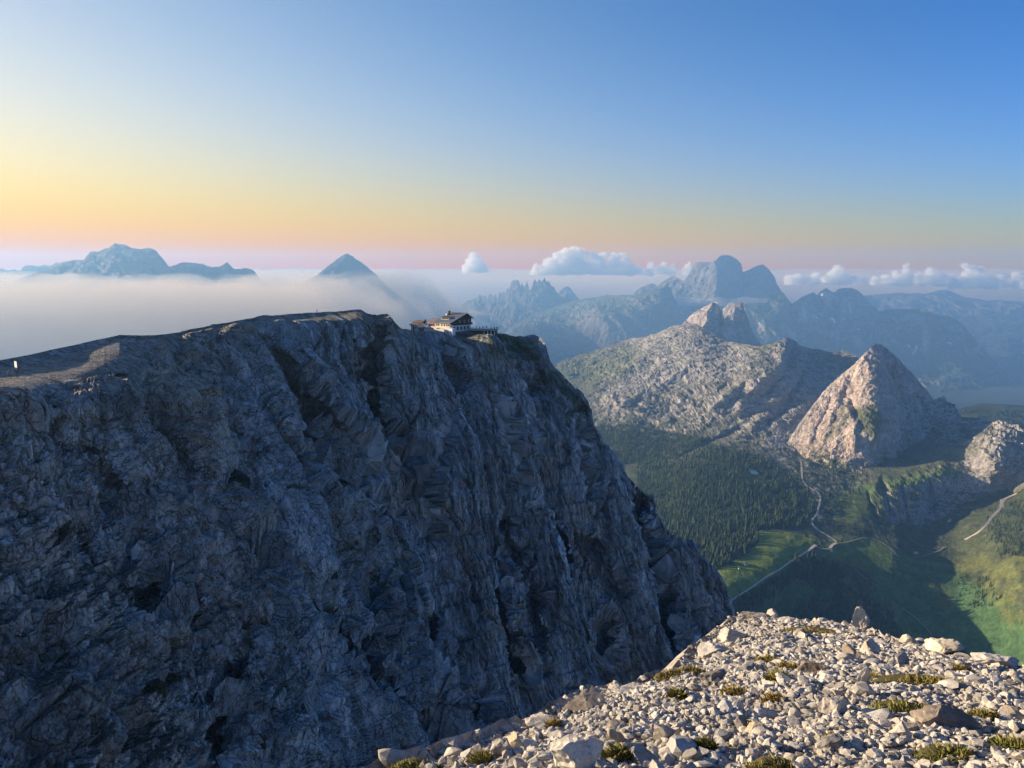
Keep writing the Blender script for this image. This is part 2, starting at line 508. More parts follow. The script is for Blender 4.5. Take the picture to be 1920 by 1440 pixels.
# ------------------------------------------------------------------ the cliff with the hut
CLIFF_SIL = [(-700, 860), (-400, 770), (-200, 722), (0, 676), (60, 664), (120, 652), (180, 638), (225, 628), (262, 629), (300, 628), (345, 622),
             (400, 610), (450, 600), (500, 592), (560, 589), (600, 586.5), (640, 583.5), (668, 581), (680, 582), (690, 589), (705, 590.5), (724, 589.5), (731, 592),
             (740, 604), (752, 617), (770, 619), (800, 621), (870, 623), (925, 624), (945, 626), (965, 630), (980, 631), (990, 628), (1003, 629), (1014, 635), (1022, 645), (1026, 660),
             (1031, 678), (1033, 690), (1037, 700), (1050, 718), (1064, 736), (1088, 762), (1096, 790), (1108, 812), (1128, 844), (1148, 860),
             (1165, 885), (1190, 912), (1216, 930), (1232, 960), (1256, 996), (1280, 1022), (1300, 1040), (1330, 1066), (1346, 1088),
             (1356, 1120), (1366, 1150), (1390, 1200), (1430, 1270), (1500, 1400), (1560, 1500)]
CLIFF_BOT = [(-700, 1750), (0, 1700), (700, 1650), (1100, 1560), (1400, 1520), (1560, 1580)]
# two walls meet in a deep gully: one along the ridge, seen slantwise, and the wall below the hut, seen face on
DIPR = np.array([0.55, -0.83]); TANR = 1.86; TANL = 1.45
def wall_depths(PX, PY):
    a, b = pdir(PX, PY)
    dR = (51 + TANR * (-20 * DIPR[0] - 384 * DIPR[1])) / (TANR * -(a * DIPR[0] + DIPR[1]) - b)
    tl = TANL - 0.30 * smoothstep(420, 60, PX) * smoothstep(700, 900, PY) + 0.55 * smoothstep(480, 760, PX)
    dL = (100 + 18 / tl) / np.maximum(-a - b / tl, 0.12)
    return dL, dR
def cliff_base(PX, PY, YS):
    dL, dR = wall_depths(PX, PY)
    k = 18.0
    d = -k * np.logaddexp(-dL / k, -dR / k)
    ld = np.log(np.clip(d, 25, 420))
    e = PY - YS
    ld = ld + 0.055 * (1 - smoothstep(0, 42, e)) * smoothstep(752, 790, PX) * smoothstep(1040, 1000, PX)     # turf slope by the hut
    ld = ld + 0.050 * (1 - smoothstep(0, 20, e)) * smoothstep(280, 360, PX) * smoothstep(752, 730, PX)       # rounded top of the plateau
    ld = ld + 0.130 * (1 - smoothstep(0, 75, e)) * smoothstep(330, 120, PX)                                  # the broad shoulder with the path
    # treads and steps of the near ground
    ld = ld - 0.05 * smoothstep(20, 0, np.abs(PY - (790 - 0.15 * PX))) * smoothstep(280, 180, PX)
    return ld
GULLY = [
    ([(486, 612), (540, 660), (606, 722), (650, 764)], -0.045, 46, 20),
    ([(478, 716), (540, 800), (600, 918), (655, 960)], -0.052, 44, 20),
    ([(420, 700), (470, 800), (520, 900), (566, 1000), (600, 1060)], -0.042, 44, 20),
    ([(300, 640), (340, 720), (360, 820), (372, 900)], -0.040, 44, 16),
    ([(728, 634), (716, 662), (710, 722), (706, 768), (742, 820), (764, 860), (790, 905)], 0.19, 46, 15),
    ([(556, 720), (552, 770), (580, 848), (604, 882), (645, 905), (690, 960)], 0.16, 30, 50),
    ([(524, 640), (570, 690), (610, 742), (660, 788), (700, 850)], -0.045, 26, 22),
    ([(490, 700), (545, 800), (600, 922), (662, 965), (720, 1040)], -0.05, 30, 22),
    ([(846, 800), (834, 838), (820, 876), (806, 955), (812, 1010)], 0.10, 40, 10),
    ([(838, 660), (852, 730), (846, 780)], 0.05, 10, 26),
    ([(1000, 720), (985, 790), (1000, 850)], 0.04, 18, 18),
    ([(930, 770), (950, 860), (975, 930)], 0.05, 16, 28),
    ([(566, 1095), (600, 1150), (652, 1200), (690, 1245), (735, 1288), (775, 1330), (830, 1390)], 0.26, 56, 30),
    ([(706, 1100), (694, 1150), (688, 1215), (705, 1260)], 0.24, 34, 18),
    ([(800, 1150), (812, 1185), (806, 1220)], 0.06, 10, 14),
    ([(764, 1072), (772, 1150), (790, 1250), (800, 1330)], -0.05, 46, 40),
    ([(552, 1262), (575, 1305), (556, 1350), (560, 1400)], 0.14, 16, 40),
    ([(812, 1290), (825, 1340), (834, 1376)], 0.10, 22, 12),
    ([(900, 1300), (915, 1345)], 0.10, 22, 14),
    ([(578, 1165), (572, 1215)], 0.09, 30, 12),
    ([(930, 1110), (935, 1180), (952, 1226), (975, 1250)], 0.075, 12, 22),
    ([(996, 1100), (1000, 1150), (1016, 1214)], 0.05, 10, 20),
    ([(940, 960), (950, 1010), (972, 1060)], 0.06, 12, 26),
    ([(1021, 970), (1046, 1016), (1060, 1060)], 0.045, 10, 22),
    ([(1108, 1010), (1136, 1072), (1150, 1110)], 0.045, 10, 22),
    ([(1170, 905), (1190, 980), (1208, 1043), (1224, 1096)], 0.07, 12, 30),
    ([(1247, 1110), (1254, 1168), (1270, 1224)], 0.06, 10, 24),
    ([(1140, 1170), (1144, 1216)], 0.05, 10, 18),
    ([(1060, 800), (1080, 870), (1100, 930)], 0.04, 10, 22),
    ([(262, 728), (276, 760), (292, 800)], 0.06, 14, 30),
    ([(322, 676), (350, 730), (376, 782), (400, 840)], 0.05, 10, 24),
    ([(186, 846), (226, 916), (252, 926), (306, 932), (328, 896)], 0.13, 30, 18),
    ([(404, 905), (392, 950), (362, 988), (340, 1030)], 0.14, 26, 30),
    ([(455, 1010), (462, 1110), (458, 1190), (440, 1250)], 0.16, 10, 44),
    ([(300, 1060), (276, 1128), (246, 1178), (230, 1200)], 0.15, 12, 40),
    ([(120, 1200), (60, 1250), (0, 1280)], 0.08, 22, 14),
    ([(350, 1000), (372, 1080), (366, 1160)], 0.06, 10, 12),
    ([(266, 1000), (272, 1040)], 0.07, 10, 18),
    ([(0, 1215), (30, 1180), (70, 1190)], 0.06, 16, 12),
    ([(60, 800), (110, 830), (180, 845)], 0.03, 12, 12),
    ([(0, 782), (70, 762), (130, 756), (212, 742)], -0.03, 10, 16),
    ([(430, 1240), (425, 1330), (440, 1420)], 0.10, 12, 30),
    ([(100, 930), (150, 1010), (170, 1060)], 0.05, 14, 18),
]
def cliff_back(s, x):
    flat = smoothstep(1030, 960, x)
    near = 0.02 * s + 0.0012 * s * s
    steep = 1.15 * s + 0.002 * s * s
    return near * flat + steep * (1 - flat)
GULLY = [(g_[0], g_[1] * (1.0 if g_[1] > 0 else 1.4), g_[2], g_[3], 0.8 if g_[1] > 0 else 1.3) for g_ in GULLY]
cliff = Relief(CLIFF_SIL, CLIFF_BOT, cliff_base, -340, 1480, 840, 520, nback=26, back=cliff_back, backlen=420.0, feats=GULLY, jag=lambda x: 0.35 + 2.2 * smoothstep(735, 775, x), jagf=0.075, seed=4.2, tpow=1.05)

PATHPOLY = [(-60, 705), (30, 690), (100, 684), (180, 680), (165, 700), (110, 716), (60, 728), (0, 742), (-60, 750)]
STRIPPOLY = [(310, 628), (345, 621), (440, 602), (560, 588), (690, 588), (735, 594), (690, 604), (600, 607), (520, 605), (450, 614), (400, 626), (340, 636)]
cliff_store = {}
def wall_coords(P, PX, PY):
    """along the wall, down the wall, for each of the two walls, and the share of the face-on one"""
    dL, dR = wall_depths(PX, PY)
    m = smoothstep(-14, 14, dL - dR)
    x, y, z = P[..., 0], P[..., 1], P[..., 2]
    sR = -DIPR[1] * x + DIPR[0] * y
    return y + 0.15 * x, -z * 1.22, sR + 500, -z * 1.13, m
def cliff_disp(P, N, PX, PY):
    x, y, z = P[..., 0], P[..., 1], P[..., 2]
    sL, tL, sR, tR, m = wall_coords(P, PX, PY)
    s = np.where(m > 0.5, sR, sL); t = np.where(m > 0.5, tR, tL)
    edge = 1 - 0.6 * np.exp(-((m - 0.5) / 0.22) ** 2)
    near = smoothstep(190, 110, y)
    du = np.linalg.norm(np.gradient(P, axis=1), axis=-1); dv = np.linalg.norm(np.gradient(P, axis=0), axis=-1)
    cs = np.maximum(du, dv)
    def W(lam): return smoothstep(0.9, 2.6, lam / cs)
    wx = 5.0 * fbm(s / 45, t / 70, oct=3); s2 = s + wx
    wf = 1.4 * fbm(s / 9, t / 12 + 4, oct=3); s3 = s + 0.5 * wx + wf
    d = 0
    # buttresses and gullies
    g1 = ridged(s2 / 44 + 2.2, t / 190, oct=1); d = d + 15.0 * (g1 - 0.5) * W(20) * (1 - 0.55 * near)
    g2 = ridged(s2 / 17 + 7, t / 75, oct=2); d = d + 4.6 * (g2 - 0.45) * W(8)
    # pillars with rifts between them, broken by ledges
    k1 = 1.0 - 0.55 * near
    f1, fa, va = worley2(s3 / 10.5, t / 36); d = d + k1 * (3.6 * (va - 0.5) - 2.6 * smoothstep(0.07, 0.0, fa)) * W(7)
    f1, fb, vb = worley2(s3 / 4.8 + 70, t / (24 - 17 * near)); d = d + (0.75 + 0.25 * near) * (1.7 * (vb - 0.5) - 1.2 * smoothstep(0.09, 0.0, fb)) * W(3.6)
    fl = ridged(s3 / 3.2, t / 26, oct=3, gain=0.6); d = d + (1 - 0.8 * near) * 1.9 * (fl - 0.5) * W(2.2)
    f1, fc, vc = worley2(s3 / 1.75 + 140, t / 4.2); d = d + (0.35 + 0.65 * near) * (1.0 * (vc - 0.5) - 0.8 * smoothstep(0.16, 0.0, fc)) * W(1.7)
    f1, fd, vd = worley2((y + 0.4 * x) / 0.8, (z * 1.2 + 0.5 * x) / 0.7); d = d + near * (0.26 * (vd - 0.5) - 0.2 * smoothstep(0.18, 0.0, fd)) * W(0.8)
    # beds: steps across the wall
    bed = z + 0.10 * x - 0.03 * y + 2.0 * fbm(x / 25, y / 25, oct=2)
    st = ((bed / 7.5) % 1.0); d = d + (0.5 + 0.6 * near) * (1.6 * smoothstep(0.0, 0.85, st) - 1.6 * smoothstep(0.88, 1.0, st) - 0.5) * W(4)
    st = ((bed / 2.3 + 0.4 * vb) % 1.0); d = d + (0.25 + 0.5 * near) * (smoothstep(0.0, 0.8, st) - smoothstep(0.82, 1.0, st) - 0.4) * W(1.6)
    f1, fe, ve = worley2((s + 2 * wf) / 6.5 + 30, (t + wx) / 5.5); d = d + near * (3.0 * (ve - 0.5) - 1.6 * smoothstep(0.12, 0.0, fe)) * W(5)
    d = d + near * 3.0 * fbm(x / 15, y / 15, z / 15, oct=3, gain=0.55) * W(6)
    d = d + 0.30 * fbm(x / 1.6, y / 1.6, z / 1.6, oct=2, gain=0.6) * W(1.2)
    cliff_store.update(fa=fa, fb=fb, fc=fc, va=va, vb=vb, vc=vc, near=near, m=m, W=W, s=s, t=t, s3=s3, g1=g1)
    hut = np.exp(-(((PX - 850) / 110) ** 4 + ((PY - 622) / 14) ** 4))
    e = PY - np.interp(PX, cliff.x, cliff.ys)
    top = np.where(PX > 1032, 0.55 + 0.45 * smoothstep(0, 20, e), 0.10 + 0.90 * smoothstep(0, 40, e))
    top = np.where(PX < 340, np.minimum(top, 0.02 + 0.98 * smoothstep(55, 135, e)), top)
    path = softpoly(PX, PY, PATHPOLY, 14)
    strip = softpoly(PX, PY, STRIPPOLY, 8)
    return d * top * edge * (1 - 0.95 * hut) * (1 - 0.85 * path) * (1 - 0.7 * strip) * (1 - cliff.isback)
PATHPOLY = [(-60, 705), (30, 690), (100, 684), (180, 680), (165, 700), (110, 716), (60, 728), (0, 742), (-60, 750)]
STRIPPOLY = [(310, 628), (345, 621), (440, 602), (560, 588), (690, 588), (735, 594), (690, 604), (600, 607), (520, 605), (450, 614), (400, 626), (340, 636)]
cliff.displace(cliff_disp)

def cliff_color():
    P = cliff.P; N = cliff.normals(); PX, PY = cliff.PX, cliff.PY
    x, y, z = P[..., 0], P[..., 1], P[..., 2]
    cst = cliff_store; near = cst['near']; W = cst['W']; s_, t_ = cst['s3'], cst['t']; far = 1 - near
    n1 = fbm(x / 40, y / 40, z / 40, oct=4); n2 = fbm(x / 7 + 9, y / 7, z / 7, oct=3); n3 = np.where(cst['m'] > 0.5, fbm(s_ / 4, t_ / 34, oct=3), fbm(x / 5, y / 5, z / 20, oct=3))
    n4 = np.where(cst['m'] > 0.5, fbm(s_ / 1.3 + 50, t_ / 5, oct=2, gain=0.65), fbm(x / 1.5, y / 1.5, z / 2.5, oct=2)) * W(1.6)
    col = np.broadcast_to(C3(0.335, 0.338, 0.325), P.shape).copy()
    col *= (1 + 0.30 * n2 + 0.36 * n3 + 0.25 * n4 + 0.30 * (cst['vb'] - 0.5) + 0.30 * near * (cst['vc'] - 0.5) * W(1.7) + 0.30 * (cst['va'] - 0.5))[..., None]
    col = col * (1 + smoothstep(620, 260, PX)[..., None] * np.array([0.13, -0.01, -0.10]))
    ochre = smoothstep(0.10, 0.45, n1 + 0.35 * n2)
    # the warm bare faces of the photograph
    for (ax, ay, rx, ry, s) in ((745, 735, 40, 75, .9), (820, 770, 40, 50, .5), (925, 890, 45, 45, .8), (700, 870, 22, 30, .7), (650, 950, 40, 40, .5), (735, 1000, 26, 55, .8), (900, 1000, 40, 60, .4),
                                (240, 1100, 70, 50, .7), (420, 1110, 50, 110, .8), (40, 1290, 60, 120, .6), (300, 840, 60, 50, .4), (420, 980, 40, 60, .6), (740, 1230, 26, 90, .6), (870, 1300, 24, 60, .5), (450, 660, 60, 60, .3), (620, 700, 40, 60, .4)):
        ochre = np.maximum(ochre, s * np.exp(-(((PX - ax) / rx) ** 2 + ((PY - ay) / ry) ** 2)) * (0.6 + 0.9 * n2))
    col = mixc(col, C3(0.33, 0.26, 0.19) * (1 + 0.35 * n3)[..., None], np.clip(ochre, 0, 1) * 0.75)
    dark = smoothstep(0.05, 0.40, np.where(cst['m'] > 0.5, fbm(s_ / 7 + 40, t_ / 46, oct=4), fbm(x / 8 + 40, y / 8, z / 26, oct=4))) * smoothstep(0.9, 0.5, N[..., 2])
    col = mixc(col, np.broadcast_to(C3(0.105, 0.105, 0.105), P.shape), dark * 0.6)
    white = smoothstep(0.38, 0.62, fbm(x / 3 + 80, y / 3, z / 3, oct=3)) * smoothstep(0.3, 0.7, N[..., 2])
    col = mixc(col, np.broadcast_to(C3(0.44, 0.42, 0.40), P.shape), white * 0.5)
    # turf on ledges
    flat = smoothstep(0.62, 0.84, N[..., 2] + 0.10 * n2)
    turf = flat * smoothstep(0.02, 0.25, fbm(x / 12 + 5, y / 12, z / 12, oct=4) + 0.12)
    turf = np.where(PX < 260, turf * (0.35 + 0.65 * smoothstep(760, 830, PY)), turf)
    hutturf = softpoly(PX, PY, [(842, 622), (935, 622), (975, 632), (1010, 640), (1010, 668), (960, 664), (920, 652), (870, 640)], 10) * (0.45 + 0.55 * smoothstep(-0.2, 0.1, n2))
    prow = softpoly(PX, PY, [(1010, 690), (1034, 700), (1066, 740), (1092, 775), (1080, 790), (1040, 740), (1005, 712)], 8) * 0.8
    strip = softpoly(PX, PY, [(310, 628), (345, 621), (440, 602), (560, 588), (690, 588), (735, 594), (690, 606), (600, 610), (520, 603), (450, 614), (400, 628), (340, 640)], 7) * smoothstep(-0.35, 0.15, n2)
    slope2 = softpoly(PX, PY, [(770, 622), (900, 628), (1000, 672), (930, 680), (880, 660), (800, 640)], 10) * smoothstep(-0.1, 0.3, n2 + n1) * 0.8
    gcol = np.broadcast_to(C3(0.060, 0.072, 0.028), P.shape) * (1 + 0.4 * n4 + 0.3 * n2)[..., None]
    dry = np.broadcast_to(C3(0.175, 0.150, 0.085), P.shape) * (1 + 0.4 * n2)[..., None]
    col = mixc(col, np.broadcast_to(C3(0.040, 0.045, 0.022), P.shape), np.clip(turf * (1 - 0.6 * far), 0, 1) * 0.9)
    g2 = np.clip(np.maximum(np.maximum(hutturf, prow), slope2), 0, 1)
    col = mixc(col, gcol, g2)
    col = mixc(col, dry, np.clip(strip, 0, 1) * 0.8)
    for (ax, ay, rx, ry) in ((277, 1126, 20, 12), (243, 1176, 26, 13), (272, 934, 34, 9), (402, 946, 14, 30), (366, 986, 16, 16), (458, 1180, 13, 40), (305, 1265, 36, 14), (235, 1328, 40, 14), (480, 1402, 22, 16), (215, 706, 16, 4), (218, 1322, 24, 10), (12, 1210, 16, 10), (40, 1185, 22, 8), (66, 1042, 20, 10), (72, 1128, 14, 6), (130, 1090, 12, 5), (8, 888, 9, 7), (28, 925, 10, 10), (590, 1075, 20, 10), (575, 1212, 18, 9), (455, 1262, 16, 6), (100, 1270, 22, 8), (330, 895, 14, 4), (378, 808, 6, 5), (355, 992, 10, 10), (738, 1325, 20, 12), (770, 1330, 16, 9), (900, 1340, 18, 12), (565, 1190, 8, 20), (655, 1375, 8, 6), (1178, 968, 6, 14), (1100, 1158, 5, 4)):
        q_ = np.exp(-(((PX - ax) / rx) ** 2 + ((PY - ay) / ry) ** 2)) * (1 + 1.3 * n2 + 0.6 * n4)
        col = mixc(col, np.broadcast_to(C3(0.026, 0.030, 0.014), P.shape), smoothstep(0.30, 0.60, q_) * 0.95)
    shoulder = softpoly(PX, PY, [(100, 655), (180, 636), (240, 626), (320, 628), (420, 606), (480, 604), (430, 628), (340, 652), (240, 668), (140, 684)], 12) * smoothstep(-0.3, 0.2, n2 + 0.4 * n1)
    col = mixc(col, np.broadcast_to(C3(0.22, 0.20, 0.16), P.shape) * (1 + 0.3 * n2)[..., None], np.clip(shoulder, 0, 1) * 0.7)
    # the trodden path past the board
    path = softpoly(PX, PY, PATHPOLY, 7)
    col = mixc(col, np.broadcast_to(C3(0.34, 0.29, 0.23), P.shape) * (1 + 0.2 * n4)[..., None], path * 0.9)
    tip = softpoly(PX, PY, [(385, 903), (418, 888), (446, 880), (446, 886), (415, 900)], 4)
    tip = np.maximum(tip, softpoly(PX, PY, [(722, 1105), (740, 1085), (768, 1070), (762, 1080), (740, 1098)], 6))
    col = mixc(col, np.broadcast_to(C3(0.22, 0.16, 0.06), P.shape), tip * 0.8)
    return np.clip(col, 0.012, 0.62).astype(np.float32)
M_CLIFF = cliff_mat('limestone_cliff')
cl = cliff.build('cliff', M_CLIFF, cliff_color())
sta = cl.data.attributes.new('st', 'FLOAT_VECTOR', 'POINT')
sta.data.foreach_set('vector', np.stack([cliff_store['s'] + 0.3 * (cliff_store['s3'] - cliff_store['s']), cliff_store['t'], 1 - cliff_store['m']], -1).astype(np.float32).ravel())
tag(cl, kind='structure')
# ------------------------------------------------------------------ mountains
def mountain(name, sil, bottom, dpts, x0, x1, nx, ny, backlen, backslope, amp, lam, jag, seed, color, mat, feats=(), vert=0.35, far=1.0):
    dpts = [(a_, b_, c_ * far) for a_, b_, c_ in dpts]; amp *= far; lam *= far; backlen *= far
    m = Relief(sil, bottom, dpts, x0, x1, nx, ny, nback=18, back=lambda s: backslope * s, backlen=backlen, feats=feats, jag=jag, jagf=0.22, seed=seed)
    st = {}
    def dfn(P, N, PX, PY):
        x, y, z = P[..., 0] / lam, P[..., 1] / lam, P[..., 2] / lam
        wv = 0.35 * fbm(x * 0.7 + seed, y * 0.7, z * 0.7, oct=3)
        r = ridged(x + wv + seed, y + wv, z * vert, oct=5, gain=0.58)
        b = fbm(x * 2.3, y * 2.3 + seed, z * 2.3, oct=4, gain=0.6)
        st['r'] = r; st['b'] = b
        top = 0.2 + 0.8 * smoothstep(0, 14, PY - np.interp(PX, m.x, m.ys))
        return amp * ((r - 0.45) + 0.45 * b) * top
    m.displace(dfn)
    m.st = st
    o = m.build(name, mat, color(m) if callable(color) else np.broadcast_to(np.array(color), m.P.shape))
    tag(o, kind='structure')
    return m, o

def rock_scree(rock, scree, grass, gslope=0.75, gpx=None):
    def f(m):
        P = m.P; N = m.normals(); r, b = m.st['r'], m.st['b']
        c = np.broadcast_to(np.array(rock), P.shape) * (1 + 0.45 * b + 0.25 * (r - 0.5))[..., None]
        s = smoothstep(0.50, 0.72, N[..., 2] + 0.15 * b)
        c = mixc(c, np.broadcast_to(np.array(scree), P.shape) * (1 + 0.25 * b)[..., None], s * 0.8)
        g = smoothstep(gslope - 0.08, gslope + 0.08, N[..., 2] + 0.12 * b)
        c = mixc(c, np.broadcast_to(np.array(grass), P.shape), g)
        if gpx is not None: c = gpx(m, c)
        return np.clip(c, 0.02, 0.7).astype(np.float32)
    return f

M_FAR = terrain_mat('far_rock', (0.004, 0.02), 0.25, 0.0)
M_MID = terrain_mat('mountain_rock', (0.012, 0.05, 0.2), 0.30, 0.6, 12.0)
SHADEROCK = (0.12, 0.115, 0.11)  # rock colour darkened to stand in for the shade of backlit ranges
ROCK, SCREE, GRASS = (0.30, 0.275, 0.25), (0.36, 0.32, 0.28), (0.075, 0.095, 0.04)

# faint ranges at the right edge
mountain('mountain', [(1440, 575), (1560, 560), (1625, 554), (1665, 551), (1688, 549), (1705, 551), (1722, 550), (1735, 552), (1758, 545), (1775, 543), (1790, 549), (1808, 556), (1850, 562), (1920, 566), (2300, 575)],
         [(1400, 660), (2300, 660)], [(1400, 560, 15600), (2300, 560, 15600), (1400, 660, 13200), (2300, 660, 13200)], 1440, 2250, 150, 30, 1200, 0.4, 150, 1100, 1.2, 61, SHADEROCK, M_FAR)
mountain('mountain', [(1560, 640), (1700, 612), (1780, 596), (1830, 586), (1880, 585), (1920, 588), (2000, 600), (2300, 610)],
         [(1500, 800), (2300, 800)], [(1500, 620, 14000), (2300, 610, 14000), (1500, 800, 9500), (2300, 800, 9500)], 1560, 2250, 160, 60, 1500, 0.4, 110, 1500, 1.0, 12, (0.05, 0.07, 0.05), M_FAR)
# the two ranges of the left, above the fog
mountain('mountain', [(-500, 515), (-200, 512), (-100, 505), (0, 503), (16, 507), (30, 505), (36, 509), (47, 497), (59, 496), (71, 499), (83, 495), (93, 499), (107, 491), (113, 495), (140, 505), (200, 520)],
         [(-500, 585), (200, 585)], [(-500, 510, 10500), (200, 510, 10500), (-500, 585, 9300), (200, 585, 9300)], -480, 190, 220, 40, 1500, 0.5, 100, 650, 1.8, 21, SHADEROCK, M_FAR)
mountain('mountain', [(-60, 600), (0, 545), (40, 522), (70, 512), (97, 503), (119, 491), (135, 489), (158, 487), (162, 482), (170, 472), (186, 472), (196, 468), (206, 465), (216, 457), (223, 459), (230, 458), (245, 464), (265, 467), (279, 464), (293, 470),
         (303, 482), (310, 492), (317, 501), (325, 499), (344, 493), (362, 494), (380, 495), (396, 501), (412, 501), (419, 497), (426, 493), (432, 498), (439, 505), (463, 503), (475, 509), (487, 521), (530, 550), (600, 600)],
         [(-60, 602), (600, 602)], [(-60, 510, 8500), (250, 460, 8500), (600, 530, 8500), (-60, 600, 7200), (600, 600, 7200)], -56, 596, 330, 60, 1200, 0.8, 95, 540, 1.6, 33, SHADEROCK, M_FAR)
mountain('mountain', [(440, 645), (520, 575), (560, 538), (594, 516), (614, 501), (630, 489), (645, 478), (651, 474.5), (659, 478), (669, 486), (677, 490), (689, 501), (697, 509), (705, 516), (717, 528), (735, 545), (760, 562), (790, 590), (830, 620)],
         [(440, 650), (830, 650)], [(440, 530, 9600), (651, 474, 9600), (830, 600, 9600), (440, 650, 7800), (830, 650, 7800)], 444, 826, 220, 60, 1200, 0.8, 110, 520, 1.6, 45, SHADEROCK, M_FAR)
mountain('mountain', [(770, 610), (790, 588), (806, 581), (815, 583), (826, 580), (836, 584), (846, 579), (860, 576), (880, 590), (920, 610)],
         [(770, 700), (920, 700)], [(770, 590, 13500), (920, 590, 13500), (770, 700, 11500), (920, 700, 11500)], 772, 918, 110, 60, 1500, 0.8, 110, 700, 1.5, 51, ROCK, M_FAR)
# the pinnacled crest and the small dome behind it
mountain('mountain', [(1030, 590), (1040, 562), (1048, 550), (1052, 545), (1057, 540), (1063, 537), (1068, 539), (1072, 543), (1078, 551), (1085, 560), (1110, 585)],
         [(1030, 680), (1110, 680)], [(1030, 560, 12600), (1110, 560, 12600), (1030, 680, 11000), (1110, 680, 11000)], 1031, 1109, 80, 50, 700, 0.9, 60, 500, 1.0, 57, ROCK, M_FAR, far=1.15)
mountain('mountain', [(840, 630), (855, 600), (867, 571), (877, 563), (885, 561), (894, 559), (900, 551), (904, 558), (909, 554), (913, 561), (920, 549), (925, 557), (929, 552), (934, 559), (937, 544), (940, 550), (944, 547), (948, 549), (951, 539), (955, 544), (958, 532), (962, 524), (966, 529), (969, 524), (973, 527), (976, 536), (979, 531), (983, 539), (986, 533), (988, 524), (991, 536), (993, 546), (997, 540), (1000, 528), (1003, 523), (1007, 530), (1011, 524), (1016, 529), (1021, 519), (1025, 528), (1029, 526), (1033, 536), (1038, 539), (1043, 547), (1053, 556), (1080, 566), (1130, 578), (1180, 600)],
         [(840, 720), (1180, 720)], [(840, 600, 11600), (1010, 525, 11600), (1180, 590, 11600), (840, 720, 9400), (1180, 720, 9400)], 842, 1178, 330, 75, 1200, 0.9, 80, 560, 4.0, 63, rock_scree((0.10, 0.095, 0.09), (0.12, 0.11, 0.10), (0.06, 0.075, 0.04), 0.9), M_FAR, far=1.22)
# the long tilted slab
mountain('mountain', [(930, 640), (960, 612), (1000, 590), (1073, 564), (1117, 557), (1140, 553.5), (1190, 553), (1210, 549), (1233, 543), (1253, 537), (1257, 541), (1260, 548), (1270, 567), (1278, 577), (1287, 583), (1303, 588), (1330, 610), (1370, 640)],
         [(930, 740), (1370, 740)], [(930, 640, 9200), (1000, 590, 9900), (1117, 557, 10200), (1253, 537, 9200), (1340, 610, 9000), (940, 650, 8700), (1000, 612, 8800), (1120, 580, 8900), (1240, 550, 8900), (1260, 600, 8700), (1100, 640, 8500), (1250, 660, 8300), (930, 740, 7700), (1370, 740, 7700)],
         932, 1368, 290, 105, 1500, 0.35, 60, 420, 1.0, 71, rock_scree((0.12, 0.11, 0.10), (0.145, 0.13, 0.115), (0.07, 0.085, 0.045), 0.85), M_FAR, far=1.3, vert=0.12)
# the great double summit
mountain('mountain', [(1170, 575), (1190, 550), (1195, 545), (1200, 540), (1207, 538), (1213, 535), (1223, 532), (1228, 534), (1233, 537), (1239, 531), (1245, 527), (1253, 521), (1262, 516), (1272, 522), (1282, 528), (1286, 523), (1290, 518), (1298, 502), (1303, 493), (1320, 491), (1333, 492), (1343, 488), (1348, 482), (1353, 479), (1362, 478), (1370, 479), (1383, 487), (1390, 494), (1393, 510), (1398, 508), (1403, 507), (1420, 498), (1430, 496), (1440, 503), (1452, 518), (1457, 532), (1467, 547), (1490, 575), (1530, 600)],
         [(1170, 640), (1530, 640)], [(1170, 560, 13000), (1362, 478, 13000), (1400, 505, 13250), (1430, 496, 12900), (1530, 590, 13000), (1300, 560, 12500), (1360, 540, 12420), (1398, 530, 12880), (1440, 540, 12420), (1170, 640, 10900), (1360, 640, 10900), (1530, 640, 10900)],
         1172, 1528, 280, 90, 1200, 0.9, 105, 760, 1.4, 83, rock_scree((0.125, 0.115, 0.105), (0.16, 0.145, 0.13), (0.09, 0.10, 0.05), 0.95), M_FAR, vert=0.2,
         feats=[([(1393, 505), (1394, 530), (1385, 570)], 0.02, 14, 10), ([(1340, 492), (1345, 520), (1338, 560)], -0.012, 14, 20)])
# the dark wall with snow gullies
SNOW = [([(1536, 557), (1538, 572), (1541, 582), (1545, 592)], 2.2), ([(1540, 590), (1545, 594)], 3.5), ([(1558, 600), (1562, 604), (1563, 608)], 2.2), ([(1524, 595), (1531, 596)], 2.2), ([(1712, 664), (1719, 654)], 1.8), ([(1703, 652), (1706, 655)], 1.6), ([(1582, 598), (1585, 595)], 1.4), ([(1776, 645), (1781, 649)], 1.3), ([(1611, 614), (1614, 616)], 1.3), ([(1424, 607), (1429, 603)], 1.4)]
def wall_px(m, c):
    b = m.st['b']
    pale = 0
    for (ax, ay, rx, ry) in ((1505, 590, 7, 20), (1580, 585, 8, 22), (1594, 578, 4, 12), (1548, 553, 14, 10), (1427, 620, 5, 14), (1607, 640, 7, 14), (1735, 640, 6, 20), (1487, 585, 4, 12), (1560, 565, 12, 14)):
        pale = np.maximum(pale, np.exp(-(((m.PX - ax) / rx) ** 2 + ((m.PY - ay) / ry) ** 2)))
    c = mixc(c, np.broadcast_to(C3(0.42, 0.36, 0.31), c.shape), np.clip(pale * (0.7 + b), 0, 1))
    for ln, wd in SNOW:
        d, _, _ = polydist(m.PX, m.PY, ln)
        c = mixc(c, np.broadcast_to(C3(0.80, 0.82, 0.85), c.shape), smoothstep(wd, wd * 0.5, d))
    return c
